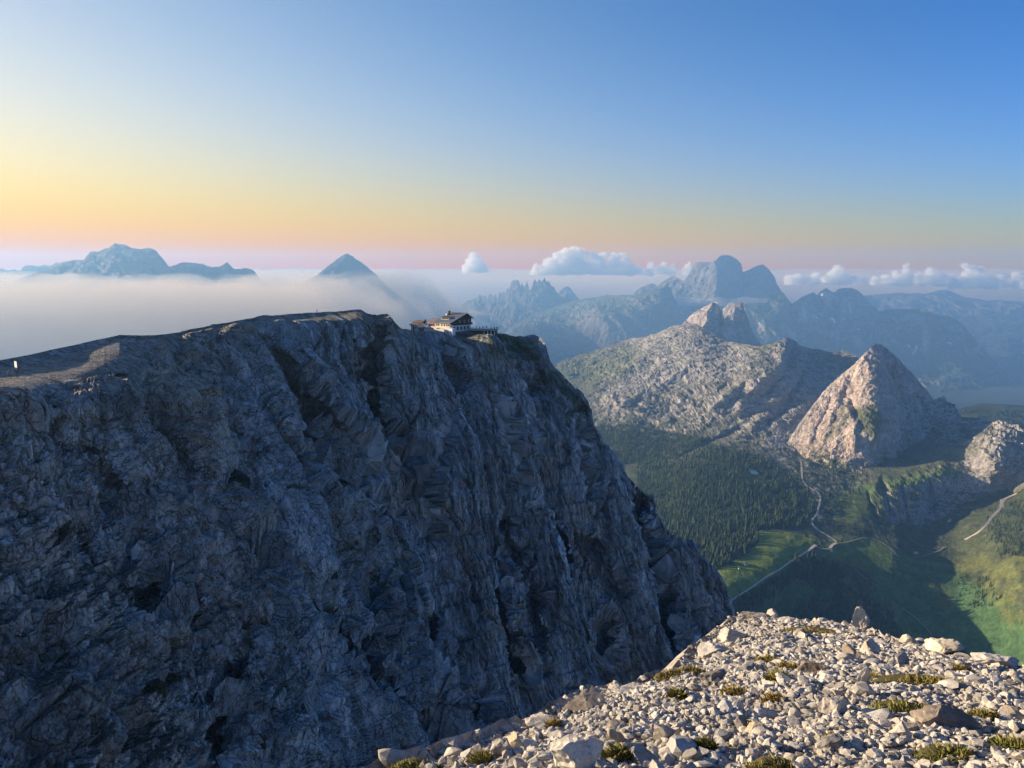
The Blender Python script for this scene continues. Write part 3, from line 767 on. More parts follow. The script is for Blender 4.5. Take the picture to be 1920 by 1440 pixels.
mountain('mountain', [(1380, 600), (1397, 571), (1415, 569), (1436, 568), (1447, 556), (1455, 551), (1462, 547), (1470, 550), (1478, 567), (1484, 571), (1504, 557), (1515, 551), (1525, 547), (1533, 554), (1537, 547), (1549, 540.5), (1556, 545), (1563, 549), (1574, 541), (1585, 540), (1597, 540), (1604, 543), (1611, 547), (1619, 554), (1633, 570), (1650, 584), (1665, 581), (1689, 579), (1717, 581), (1733, 578), (1748, 588), (1771, 594), (1776, 590), (1788, 598), (1800, 606), (1813, 617), (1836, 646), (1858, 671), (1880, 691), (1906, 710), (1920, 719), (2000, 760), (2100, 800)],
         [(1380, 800), (2100, 850)], [(1380, 580, 8200), (1470, 548, 8300), (1600, 540, 8800), (1650, 584, 8700), (1740, 580, 8300), (1880, 691, 7500), (2100, 800, 7000), (1480, 640, 7700), (1600, 640, 8000), (1740, 680, 7500), (1820, 720, 7000), (1380, 800, 6200), (1600, 780, 6400), (1800, 780, 6200), (2100, 850, 6000)],
         1382, 2095, 400, 130, 1200, 0.8, 62, 480, 2.3, 91, rock_scree((0.17, 0.165, 0.15), (0.20, 0.19, 0.17), (0.05, 0.07, 0.035), 0.70, wall_px), M_FAR, far=1.35, vert=0.28,
         feats=[([(1484, 571), (1488, 600), (1500, 640)], 0.03, 14, 14), ([(1535, 554), (1540, 580), (1550, 610)], 0.03, 10, 10), ([(1560, 560), (1566, 590)], 0.02, 8, 10), ([(1650, 590), (1640, 640), (1650, 690)], 0.02, 30, 30), ([(1590, 545), (1600, 590), (1612, 640)], -0.015, 16, 16)])
# the split tooth
def tooth_px(m, c):
    warm = softpoly(m.PX, m.PY, [(1240, 650), (1290, 600), (1335, 568), (1345, 575), (1330, 610), (1310, 640), (1305, 665), (1260, 680)], 6)
    return mixc(c, np.broadcast_to(C3(0.42, 0.33, 0.27), c.shape) * (1 + 0.3 * m.st['b'])[..., None], warm * 0.6)
mountain('mountain', [(1190, 668), (1225, 650), (1250, 634), (1270, 618), (1290, 597), (1303, 585), (1315, 578), (1330, 570), (1341, 565), (1346, 567), (1349, 580), (1352, 583), (1357, 578), (1364, 571), (1370, 566), (1378, 569), (1384, 566), (1392, 564), (1396, 569), (1398, 583), (1403, 600), (1409, 618), (1416, 632), (1424, 643), (1440, 652), (1480, 670)],
         [(1190, 720), (1480, 720)], [(1190, 668, 4900), (1290, 597, 5000), (1342, 566, 4950), (1392, 566, 4800), (1424, 643, 4750), (1480, 670, 4700), (1345, 620, 4740), (1314, 640, 4620), (1300, 665, 4560), (1380, 640, 4700), (1240, 690, 4500), (1190, 720, 4400), (1330, 720, 4350), (1480, 720, 4350)],
         1192, 1478, 300, 140, 700, 0.9, 24, 190, 1.4, 97, rock_scree((0.31, 0.275, 0.25), (0.37, 0.32, 0.28), (0.11, 0.12, 0.06), 0.86, tooth_px), M_MID, far=1.25, vert=0.14,
         feats=[([(1350, 575), (1352, 600), (1350, 640), (1340, 665)], 0.014, 8, 8), ([(1330, 585), (1322, 610), (1312, 640), (1308, 665)], -0.03, 50, 8), ([(1280, 625), (1262, 655)], 0.012, 14, 12)])
# the rocky pyramid above the pass
def pyramid_px(m, c):
    b = m.st['b']; PX, PY = m.PX, m.PY
    n = fbm(PX / 30, PY / 22, oct=4); n2 = fbm(PX / 9, PY / 7 + 4, oct=3)
    scree = softpoly(PX, PY, [(1480, 860), (1520, 770), (1580, 700), (1625, 655), (1650, 655), (1640, 690), (1650, 720), (1640, 760), (1610, 800), (1620, 840), (1600, 870)], 16)
    c = mixc(c, np.broadcast_to(C3(0.42, 0.335, 0.28), c.shape) * (1 + 0.25 * n2 + 0.15 * n)[..., None], np.clip(scree * (0.85 + 0.4 * n), 0, 1))
    gr = softpoly(PX, PY, [(1590, 770), (1640, 755), (1660, 790), (1640, 830), (1605, 790)], 8) * 0.9
    gr = np.maximum(gr, softpoly(PX, PY, [(1660, 880), (1640, 850), (1700, 840), (1800, 830), (1900, 850), (1900, 900), (1650, 900)], 14) * smoothstep(-0.3, 0.1, n))
    gr = np.maximum(gr, softpoly(PX, PY, [(1680, 800), (1760, 790), (1830, 800), (1900, 830), (1900, 850), (1750, 850)], 14) * smoothstep(-0.05, 0.25, n + n2 * 0.5) * 0.8)
    for ln in ([(1558, 800), (1590, 757)], [(1570, 815), (1588, 780)], [(1546, 825), (1570, 800)]):
        d, _, _ = polydist(PX, PY, ln); gr = np.maximum(gr, smoothstep(7, 2, d) * 0.7)
    foot = softpoly(PX, PY, [(1430, 910), (1480, 862), (1530, 838), (1600, 866), (1650, 872), (1720, 900), (1720, 950), (1430, 950)], 16)
    c = mixc(c, np.broadcast_to(C3(0.062, 0.074, 0.036), c.shape) * (1 + 0.5 * n2)[..., None], foot * smoothstep(0.35, -0.15, n2 + 0.4 * n))
    return mixc(c, np.broadcast_to(C3(0.070, 0.088, 0.036), c.shape) * (1 + 0.3 * n2)[..., None], np.clip(gr, 0, 1))
pyramid, pyr_o = mountain('mountain', [(1440, 890), (1470, 840), (1495, 800), (1520, 765), (1545, 733), (1575, 704), (1600, 684), (1620, 664), (1634, 651), (1641, 645), (1650, 645.5), (1660, 651), (1668, 658), (1680, 668), (1695, 684), (1710, 700), (1725, 718), (1740, 735), (1752, 750), (1770, 742), (1776, 754), (1790, 758), (1803, 782), (1830, 784), (1850, 790), (1880, 796), (1920, 815), (2060, 850)],
         [(1440, 930), (1560, 905), (1640, 920), (1700, 900), (1800, 890), (1920, 900), (2060, 930)], [(1440, 890, 2340), (1480, 830, 2440), (1520, 765, 2500), (1580, 700, 2540), (1641, 645, 2560), (1740, 735, 2700), (1803, 782, 2580), (1920, 815, 2520), (2060, 850, 2460), (1530, 830, 2330), (1560, 790, 2370), (1600, 740, 2430), (1645, 700, 2450), (1648, 760, 2330), (1640, 820, 2230), (1590, 850, 2230), (1700, 760, 2480), (1700, 850, 2330), (1800, 850, 2380), (1440, 930, 2220), (1560, 905, 2175), (1640, 920, 2130), (1800, 890, 2215), (2060, 930, 2170)],
         1442, 2050, 370, 185, 500, 0.9, 13, 58, 2.2, 105, rock_scree((0.30, 0.275, 0.255), (0.35, 0.30, 0.26), (0.075, 0.09, 0.04), 0.9, pyramid_px), M_MID, vert=0.3,
         feats=[([(1590, 745), (1605, 770), (1615, 800)], 0.016, 16, 12), ([(1615, 775), (1600, 805), (1602, 845)], -0.008, 12, 8), ([(1640, 805), (1638, 830)], -0.008, 10, 8), ([(1560, 745), (1535, 800), (1520, 840)], 0.006, 10, 10), ([(1600, 700), (1585, 740), (1560, 800)], 0.006, 10, 10), ([(1660, 690), (1690, 740), (1700, 800)], 0.010, 10, 16), ([(1700, 730), (1740, 790), (1760, 850)], 0.02, 24, 24), ([(1670, 700), (1700, 780)], 0.012, 14, 18)])
# far dark meadow behind the pyramid
mountain('mountain', [(1700, 790), (1780, 772), (1815, 762), (1840, 756), (1880, 757), (1920, 760), (2000, 765), (2200, 780)], [(1700, 900), (2200, 900)],
         [(1700, 790, 4300), (1840, 756, 4600), (2200, 780, 4500), (1700, 900, 2900), (2200, 900, 2900)], 1702, 2190, 160, 60, 400, 0.5, 16, 260, 0.8, 140,
         lambda m: np.clip(np.broadcast_to(C3(0.052, 0.072, 0.034), m.P.shape) * (1 + 0.8 * m.st['b'])[..., None], 0.01, 0.3), M_MID)

# ------------------------------------------------------------------ the pass below
VAL_SIL = [(880, 760), (960, 715), (1030, 690), (1060, 674), (1100, 662), (1150, 646), (1165, 642), (1185, 634), (1200, 634), (1230, 626), (1260, 612), (1290, 606), (1315, 612), (1360, 640), (1420, 650), (1445, 646), (1462, 638), (1475, 633), (1488, 638), (1500, 648), (1530, 655), (1545, 658), (1560, 662), (1580, 657), (1600, 664), (1615, 680),
           (1650, 730), (1720, 800), (1790, 832), (1830, 818), (1850, 803), (1862, 793), (1874, 790), (1888, 794), (1905, 799), (1925, 808), (2000, 800), (2150, 790)]
VAL_BOT = [(880, 1500), (2150, 1500)]
VZ = [(1000, 1300, -760), (1100, 1100, -730), (1150, 1000, -720), (1250, 1250, -790), (1050, 900, -690),
      (1350, 1130, -655), (1450, 1070, -648), (1530, 1022, -642), (1400, 1050, -640), (1380, 1100, -650), (1480, 1000, -632), (1560, 1010, -641), (1570, 1018, -642),
      (1400, 1180, -730), (1480, 1130, -722), (1560, 1080, -692), (1600, 1150, -742), (1500, 1200, -790), (1650, 1120, -722), (1700, 1085, -690), (1700, 1200, -770), (1780, 1150, -728), (1850, 1200, -742), (1920, 1180, -690),
      (1900, 1100, -640), (1860, 1050, -636), (1920, 1000, -590), (1860, 1000, -612), (1800, 1060, -680), (1740, 1042, -672), (1680, 1028, -655), (1620, 1008, -645), (1650, 1060, -672), (2000, 1100, -600), (2100, 1200, -600), (2100, 1000, -560), (1700, 1400, -900), (2100, 1450, -780), (1300, 1450, -900),
      (1720, 990, -672), (1760, 960, -662), (1850, 950, -642), (1900, 925, -620), (1600, 930, -620), (1650, 905, -598), (1700, 890, -588), (1760, 880, -572), (1820, 866, -555), (1850, 846, -515), (1660, 972, -645), (1620, 962, -634), (1720, 962, -648),
      (1880, 800, -475), (1900, 840, -508), (1870, 870, -540), (1920, 790, -460), (2050, 790, -440), (1920, 870, -540), (2050, 880, -520), (1600, 908, -612), (1550, 930, -619), (1575, 970, -636),
      (1300, 1000, -662), (1260, 960, -668), (1240, 920, -672), (1350, 950, -638), (1420, 940, -626), (1480, 950, -627), (1530, 960, -632), (1300, 870, -612), (1400, 880, -598), (1450, 830, -574), (1500, 850, -588), (1530, 900, -606), (1350, 836, -588),
      (1200, 880, -672), (1180, 830, -640), (1250, 812, -612), (1330, 790, -568), (1400, 780, -545), (1450, 780, -542), (1480, 810, -566), (1120, 790, -622), (1150, 750, -562), (1250, 750, -540), (1350, 740, -500), (1420, 740, -490), (1470, 730, -468), (1480, 770, -528), (1530, 760, -535),
      (1060, 740, -582), (1060, 700, -566), (1100, 680, -545), (1180, 700, -512), (1260, 690, -462), (1340, 690, -432), (1420, 690, -412), (1475, 633, -330), (1440, 660, -372), (1530, 655, -395), (1575, 662, -412), (1560, 700, -458), (1605, 684, -432), (1700, 800, -560), (1650, 760, -500),
      (1035, 690, -572), (1100, 662, -520), (1180, 640, -455), (1250, 614, -350), (1300, 605, -310), (1360, 645, -380), (960, 715, -600), (880, 760, -640)]
VD = [(x, y, z / float(pdir(x, y)[1])) for x, y, z in VZ]
VFEAT = [([(1652, 900), (1660, 930), (1672, 965)], 0.018, 9, 12), ([(1690, 915), (1696, 945), (1706, 985)], 0.018, 9, 12), ([(1628, 925), (1634, 950), (1650, 980)], 0.012, 8, 10), ([(1740, 905), (1745, 930), (1750, 960)], 0.012, 8, 12),
         ([(1330, 770), (1380, 725), (1440, 690)], -0.03, 30, 14), ([(1440, 700), (1400, 740), (1385, 770)], -0.02, 20, 20), ([(1500, 700), (1480, 750), (1440, 800)], 0.03, 24, 24), ([(1475, 640), (1465, 680), (1430, 720)], -0.03, 26, 12), ([(1540, 720), (1500, 770)], -0.025, 18, 18), ([(1400, 800), (1440, 780), (1460, 800)], -0.02, 16, 16),
         ([(1270, 860), (1330, 830), (1400, 800)], 0.02, 16, 10), ([(1880, 800), (1876, 850), (1870, 890)], -0.008, 30, 26), ([(1240, 650), (1180, 690), (1100, 730)], -0.02, 18, 18), ([(1290, 690), (1240, 720), (1160, 760)], -0.015, 16, 16)]
valley = Relief(VAL_SIL, VAL_BOT, VD, 940, 2060, 490, 350, nback=10, back=lambda s: 0.35 * s, backlen=500.0, feats=VFEAT, jag=1.5, jagf=0.12, seed=8.8, tpow=1.35)
ROADS = {
    'road': [([(1350, 1140), (1362, 1131), (1384, 1117), (1405, 1104), (1425, 1090), (1440, 1079), (1460, 1069), (1482, 1053), (1503, 1041), (1520, 1029), (1530, 1021)], 6.5),
             ([(1527, 1022), (1533, 1027), (1545, 1030), (1556, 1030)], 4.5), ([(1556, 1030), (1558, 1024), (1566, 1019), (1570, 1017)], 6.0), ([(1558, 1030), (1560, 1036)], 5.0),
             ([(1570, 1017), (1560, 1009), (1545, 1001), (1530, 993), (1522, 985), (1522, 977), (1526, 971), (1532, 966), (1534, 955), (1537, 945), (1538, 933), (1535, 926), (1525, 920), (1510, 912), (1504, 900), (1503, 880), (1502, 862)], 4.5),
             ([(1925, 916), (1912, 923), (1900, 929), (1886, 935), (1880, 940), (1879, 950), (1872, 958), (1862, 968), (1855, 976), (1850, 986), (1838, 996), (1826, 1004), (1812, 1012), (1808, 1015)], 6.0),
             ([(1879, 938), (1878, 953)], 9.0)],
    'path': [([(1570, 1018), (1590, 1017), (1608, 1012), (1622, 1008), (1635, 1010), (1650, 1017), (1668, 1028), (1677, 1036), (1682, 1043), (1690, 1046)], 2.6), ([(1710, 1046), (1728, 1044), (1741, 1040), (1760, 1034), (1775, 1026)], 2.6),
             ([(1598, 1064), (1610, 1075), (1620, 1084), (1633, 1092), (1643, 1100), (1648, 1106), (1668, 1108)], 2.2), ([(1690, 1140), (1715, 1158), (1735, 1175), (1748, 1190)], 2.6), ([(1690, 1056), (1730, 1075), (1760, 1092), (1800, 1110), (1840, 1130)], 1.8), ([(1765, 1030), (1770, 1026)], 4.0),
             ([(1424, 997), (1450, 995), (1480, 996), (1505, 1000)], 2.0)]}
MEADOWS = [[(1335, 1075), (1350, 1065), (1390, 1050), (1420, 1020), (1424, 997), (1470, 995), (1520, 1000), (1530, 1020), (1470, 1066), (1365, 1130), (1340, 1130)],
           [(1530, 1020), (1575, 1012), (1620, 1006), (1660, 1020), (1690, 1045), (1760, 1040), (1780, 1060), (1740, 1080), (1640, 1070), (1560, 1050)],
           [(1560, 935), (1600, 915), (1660, 900), (1720, 885), (1790, 870), (1800, 890), (1740, 905), (1650, 920), (1640, 960), (1600, 985), (1560, 970)],
           [(1640, 1070), (1760, 1060), (1860, 1110), (1920, 1150), (1960, 1250), (1700, 1250), (1640, 1130)],
           [(1820, 1100), (1860, 1060), (1930, 1030), (2000, 1080), (1960, 1180), (1900, 1180)],
           [(1360, 1135), (1500, 1055), (1560, 1060), (1600, 1100), (1500, 1140), (1400, 1180)]]
vst = {}
def val_disp(P, N, PX, PY):
    x, y, z = P[..., 0], P[..., 1], P[..., 2]
    md = np.zeros(PX.shape)
    for q in MEADOWS: md = np.maximum(md, softpoly(PX, PY, q, 10))
    for ln, wd in ROADS['road']:
        d, _, _ = polydist(PX, PY, ln); md = np.maximum(md, smoothstep(12, 4, d))
    lakep = np.exp(-(((PX - 1412) / 30) ** 2 + ((PY - 884) / 16) ** 2) ** 2); md = np.maximum(md, lakep)
    upper = smoothstep(900, 780, PY) * (1 - smoothstep(1150, 1080, PX) * smoothstep(680, 720, PY) * 0.4)
    r = ridged(x / 190 + 0.4 * fbm(x / 120, y / 120, oct=3), y / 190, z / 120, oct=6, gain=0.62)
    b = fbm(x / 60, y / 60, z / 60, oct=5, gain=0.62)
    r2 = ridged(x / 38, y / 60, z / 30, oct=4, gain=0.6)
    vst['r'] = r; vst['b'] = b; vst['r2'] = r2; vst['md'] = md; vst['up'] = upper
    rough = softpoly(PX, PY, [(1480, 860), (1620, 870), (1640, 900), (1560, 980), (1500, 990), (1470, 930)], 20) * 0.6
    knoll = softpoly(PX, PY, [(1630, 925), (1700, 890), (1830, 850), (1870, 790), (1960, 790), (1940, 900), (1860, 930), (1760, 970), (1660, 985)], 14)
    lower = softpoly(PX, PY, [(1480, 1090), (1600, 1060), (1660, 1110), (1740, 1190), (1700, 1230), (1400, 1200)], 14)
    d = 26 * (r - 0.45) * upper + 6.5 * (r2 - 0.45) * upper + 4 * b * (1 - md)
    d = d + (10 * (r2 - 0.45) + 8 * (r - 0.45)) * np.maximum(rough, knoll) + 6 * (r2 - 0.45) * lower
    d = d + (3.5 * fbm(x / 130, y / 130, oct=3) + 1.0 * fbm(x / 20, y / 20, oct=3)) * md
    lump = softpoly(PX, PY, [(1850, 800), (1880, 785), (1990, 785), (1990, 890), (1880, 890), (1850, 860)], 10)
    d = d + lump * (16 * (r2 - 0.45) + 7 * b)
    vst['knoll'] = knoll; vst['rough'] = rough
    return d * (1 - 0.97 * lakep) * (0.3 + 0.7 * smoothstep(0, 10, PY - np.interp(PX, valley.x, valley.ys)))
valley.displace(val_disp)
def val_color():
    P, PX, PY = valley.P, valley.PX, valley.PY; N = valley.normals()
    x, y, z = P[..., 0], P[..., 1], P[..., 2]
    r, b, r2, md, up = vst['r'], vst['b'], vst['r2'], vst['md'], vst['up']
    n = fbm(x / 35, y / 35, z / 35, oct=5, gain=0.6); n2 = fbm(x / 11, y / 11, z / 11, oct=4, gain=0.65); n3 = fbm(x / 160, y / 160, oct=3)
    scrub = np.broadcast_to(C3(0.062, 0.074, 0.036), P.shape) * (1 + 0.5 * n2)[..., None]
    rock = np.broadcast_to(C3(0.27, 0.250, 0.235), P.shape) * (1 + 0.20 * n2 + 0.2 * n)[..., None]
    grass = np.broadcast_to(C3(0.100, 0.115, 0.052), P.shape) * (1 + 0.3 * n2 + 0.3 * n3)[..., None]
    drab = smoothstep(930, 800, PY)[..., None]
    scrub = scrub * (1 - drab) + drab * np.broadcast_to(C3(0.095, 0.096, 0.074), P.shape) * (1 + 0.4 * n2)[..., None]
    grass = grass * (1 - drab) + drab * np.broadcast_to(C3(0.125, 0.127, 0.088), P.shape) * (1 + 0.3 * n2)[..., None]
    col = mixc(scrub, grass, smoothstep(-0.1, 0.35, n + 0.5 * n3) * 0.7)
    # bare rock on the steep and broken slopes
    rk = smoothstep(0.86, 0.70, N[..., 2] + 0.10 * n) * up
    rk = np.maximum(rk, smoothstep(-0.1, 0.45, n + 0.25 * n2 + 0.25) * up * smoothstep(700, 660, PY + 40 * n) * 0.75)
    rk = np.maximum(rk, softpoly(PX, PY, [(1180, 700), (1240, 660), (1300, 640), (1430, 660), (1400, 700), (1310, 720), (1200, 740), (1110, 760)], 16) * smoothstep(-0.35, 0.15, n + n2 * 0.6) * 0.85)
    rk = np.maximum(rk, vst['rough'] * smoothstep(0.05, 0.40, n2 + 0.5 * n) * 1.1)
    rk = np.maximum(rk, vst['knoll'] * smoothstep(0.90, 0.72, N[..., 2] + 0.12 * n2))
    rk = np.maximum(rk, softpoly(PX, PY, [(1866, 800), (1880, 788), (1960, 790), (1960, 880), (1890, 880), (1860, 850)], 8) * smoothstep(-0.4, 0.1, n + n2))
    rk = np.maximum(rk, softpoly(PX, PY, [(1700, 985), (1706, 970), (1770, 955), (1790, 945), (1790, 960), (1730, 985)], 5) * smoothstep(-0.3, 0.2, n2))
    rk = np.maximum(rk, softpoly(PX, PY, [(1664, 960), (1680, 955), (1692, 970), (1680, 982), (1668, 978)], 4) * smoothstep(-0.3, 0.1, n2))
    rk = np.maximum(rk, softpoly(PX, PY, [(1400, 720), (1470, 700), (1560, 680), (1600, 690), (1540, 760), (1500, 820), (1480, 870), (1440, 850), (1420, 790)], 20) * smoothstep(-0.35, 0.15, n + 0.4 * n2) * 0.9)
    rk = np.maximum(rk, softpoly(PX, PY, [(1130, 720), (1300, 720), (1440, 780), (1420, 830), (1250, 800), (1120, 780)], 24) * smoothstep(-0.05, 0.35, n + 0.4 * n2) * 0.8)
    # forest floor
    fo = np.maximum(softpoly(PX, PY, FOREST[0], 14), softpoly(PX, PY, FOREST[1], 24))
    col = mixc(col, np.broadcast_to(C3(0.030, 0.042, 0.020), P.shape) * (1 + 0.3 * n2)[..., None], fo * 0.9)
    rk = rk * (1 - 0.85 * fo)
    col = mixc(col, rock, np.clip(rk, 0, 1))
    m0 = softpoly(PX, PY, MEADOWS[0], 7)
    col = mixc(col, np.broadcast_to(C3(0.130, 0.175, 0.036), P.shape) * (1 + 0.12 * n2 + 0.25 * n)[..., None], m0)
    m1 = np.maximum(softpoly(PX, PY, MEADOWS[1], 9), softpoly(PX, PY, MEADOWS[2], 9) * smoothstep(-0.5, 0.1, n))
    col = mixc(col, np.broadcast_to(C3(0.095, 0.140, 0.038), P.shape) * (1 + 0.15 * n2 + 0.25 * n)[..., None], m1 * 0.9)
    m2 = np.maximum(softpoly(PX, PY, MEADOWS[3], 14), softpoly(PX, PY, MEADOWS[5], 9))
    col = mixc(col, np.broadcast_to(C3(0.062, 0.125, 0.046), P.shape) * (1 + 0.12 * n2 + 0.15 * n)[..., None], m2 * 0.9)  # green set darker: the shade over the lower meadow put into its colour
    m3 = softpoly(PX, PY, MEADOWS[4], 12) * smoothstep(-0.3, 0.1, n)
    m3 = np.maximum(m3, softpoly(PX, PY, [(1735, 1085), (1760, 1090), (1790, 1130), (1805, 1150), (1780, 1145), (1750, 1110)], 7))
    m3 = np.maximum(m3, softpoly(PX, PY, [(1780, 1055), (1850, 1040), (1860, 1060), (1800, 1075)], 7))
    col = mixc(col, np.broadcast_to(C3(0.110, 0.120, 0.038), P.shape) * (1 + 0.2 * n2 + 0.2 * n)[..., None], np.clip(m3, 0, 1) * 0.8)  # sunlit patches of the turf, painted as a yellower green
    um = softpoly(PX, PY, [(1030, 690), (1110, 655), (1170, 645), (1210, 660), (1180, 690), (1120, 720), (1060, 750), (1030, 720)], 14) * smoothstep(-0.4, 0.0, n)
    um = np.maximum(um, softpoly(PX, PY, [(1415, 655), (1440, 640), (1462, 640), (1450, 655), (1425, 662)], 6))
    col = mixc(col, np.broadcast_to(C3(0.125, 0.140, 0.060), P.shape) * (1 + 0.2 * n2)[..., None], np.clip(um, 0, 1) * 0.7)
    bare = softpoly(PX, PY, [(1605, 1130), (1650, 1115), (1680, 1140), (1690, 1170), (1650, 1180), (1610, 1160)], 8) * smoothstep(0.0, 0.3, n2 + n)
    col = mixc(col, np.broadcast_to(C3(0.18, 0.125, 0.085), P.shape), bare * 0.8)
    return np.clip(col, 0.012, 0.6).astype(np.float32)
FOREST = [[(1195, 870), (1270, 865), (1330, 835), (1400, 850), (1450, 870), (1500, 900), (1530, 940), (1525, 985), (1480, 995), (1424, 998), (1420, 1020), (1390, 1048), (1340, 1072), (1300, 1060), (1240, 1000), (1190, 930)],
          [(1090, 800), (1180, 800), (1260, 815), (1330, 825), (1270, 862), (1200, 870), (1150, 870)]]
M_VAL = terrain_mat('valley_ground', (0.04, 0.15, 0.5), 0.30, 0.7, 3.0)
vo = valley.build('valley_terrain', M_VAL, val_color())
tag(vo, kind='structure')

# roads and paths laid on the ground
M_ROAD = simple_mat('gravel_road', (0.40, 0.35, 0.30), 0.95, 0.15, 0.3)
M_PATH = simple_mat('earth_path', (0.27, 0.225, 0.17), 0.95, 0.2, 0.3)
def ribbon(name, line, width, mat, lift):
    L = np.asarray(line, float)
    seg = np.hypot(*np.diff(L, axis=0).T); t = np.concatenate([[0], np.cumsum(seg)])
    tt = np.linspace(0, t[-1], max(4, int(t[-1] / 2.0)))
    px = np.interp(tt, t, L[:, 0]); py = np.interp(tt, t, L[:, 1])
    k = np.ones(5) / 5
    if len(px) > 8:
        px = np.convolve(np.pad(px, 2, 'edge'), k, 'valid'); py = np.convolve(np.pad(py, 2, 'edge'), k, 'valid')
    P = valley.point(px, py)
    if len(P) > 8: P[:, 2] = np.convolve(np.pad(P[:, 2], 2, 'edge'), k, 'valid')
    T = np.gradient(P[:, :2], axis=0); T /= np.linalg.norm(T, axis=1, keepdims=True) + 1e-9
    w_ = width * (1 + 0.25 * perlin(np.arange(len(P)) * 0.35, np.zeros(len(P)) + len(P)))
    nrm = np.stack([-T[:, 1], T[:, 0]], 1)
    rows = []
    for q in (-0.5, 0.0, 0.5):
        r_ = P.copy(); r_[:, :2] += nrm * (q * w_)[:, None]; r_[:, 2] += lift + (0.15 if q == 0 else 0)
        rows.append(r_)
    V = np.stack(rows, 0)
    low = V.copy(); low[:, :, 2] -= lift + 1.5
    F = grid_faces(3, len(P))
    return link_mesh(name, np_mesh(name, V.reshape(-1, 3), F), mat)
for nm, lst in ROADS.items():
    for ln, wd in lst:
        o = ribbon(nm, ln, wd * 1.15, M_ROAD if nm == 'road' else M_PATH, 1.1)
        tag(o, kind='structure')

# the little lake
def flat_patch(name, pts, mat, lift):
    P = valley.point([p[0] for p in pts], [p[1] for p in pts])
    z = P[:, 2].max() + lift
    c = [(p[0] - 0, p[1]) for p in pts]
    V = []
    for (px, py) in pts:
        a, b_ = pdir(px, py); d = z / float(b_); V.append((float(a) * d, d, z))
    bm = bmesh.new(); f = bm.faces.new([bm.verts.new(v) for v in V])
    if f.normal.z < 0: f.normal_flip()
    bm.normal_update()
    if f.normal.z < 0: f.normal_flip()
    me = bpy.data.meshes.new(name); bm.to_mesh(me); bm.free()
    return link_mesh(name, me, mat)
M_WATER = simple_mat('lake_water', (0.02, 0.04, 0.045), 0.05, 0.1, 0.1, 0.0, 1.0)
lk = flat_patch('lake', [(1401, 877), (1405, 879), (1408, 876), (1412, 880), (1417, 882), (1422, 886), (1423, 889), (1416, 889), (1409, 888), (1406, 884)], M_WATER, 1.0)
tag(lk, kind='structure')

# ------------------------------------------------------------------ trees
def needle_mat(name, attr):
    m, n, l, b = new_mat(name)
    if attr: q = n.new('ShaderNodeAttribute'); q.attribute_name = 'col'; r_ = q.outputs['Fac']
    else: q = n.new('ShaderNodeObjectInfo'); r_ = q.outputs['Random']
    cr = n.new('ShaderNodeValToRGB'); e = cr.color_ramp.elements
    e[0].color = (0.022, 0.040, 0.020, 1); e[1].color = (0.062, 0.082, 0.032, 1); k = e.new(0.6); k.color = (0.034, 0.055, 0.026, 1)
    l.new(r_, cr.inputs[0]); l.new(cr.outputs[0], b.inputs['Base Color'])
    return m
M_NEEDLE = needle_mat('spruce_needles', False); M_NEEDLE_MASS = needle_mat('spruce_needles_mass', True)
M_BARK = simple_mat('spruce_bark', (0.09, 0.065, 0.05), 0.9, 0.2, 2.0)
def spruce_arrays(seed, tiers=4, sides=7):
    """unit-height spruce: ragged tiers of boughs round a trunk"""
    r_ = np.random.default_rng(seed); V = []; F = []
    for k in range(tiers):
        z0 = 0.10 + 0.82 * k / tiers; z1 = min(1.0, z0 + 0.42 - 0.03 * k)
        if k == tiers - 1: z1 = 1.0
        rad = 0.19 * (1 - 0.80 * k / tiers)
        b0 = len(V)
        for s in range(sides):
            a = 2 * math.pi * (s + 0.4 * k) / sides + r_.uniform(-.2, .2)
            rr = rad * r_.uniform(0.65, 1.2)
            V.append((rr * math.cos(a), rr * math.sin(a), z0 + r_.uniform(-.05, .03)))
        V.append((r_.uniform(-.01, .01), r_.uniform(-.01, .01), z1)); V.append((0, 0, z0 + 0.08))
        for s in range(sides):
            F.append((b0 + s, b0 + (s + 1) % sides, b0 + sides)); F.append((b0 + (s + 1) % sides, b0 + s, b0 + sides + 1))
    return np.array(V, np.float32), np.array(F, np.int32)
def trunk_arrays():
    V = []; F = []
    for z, r_ in ((-0.06, 0.022), (0.55, 0.010)):
        for s in range(5):
            a = 2 * math.pi * s / 5; V.append((r_ * math.cos(a), r_ * math.sin(a), z))
    for s in range(5):
        q = (s + 1) % 5; F += [(s, q, 5 + q), (s, 5 + q, 5 + s)]
    return np.array(V, np.float32), np.array(F, np.int32)
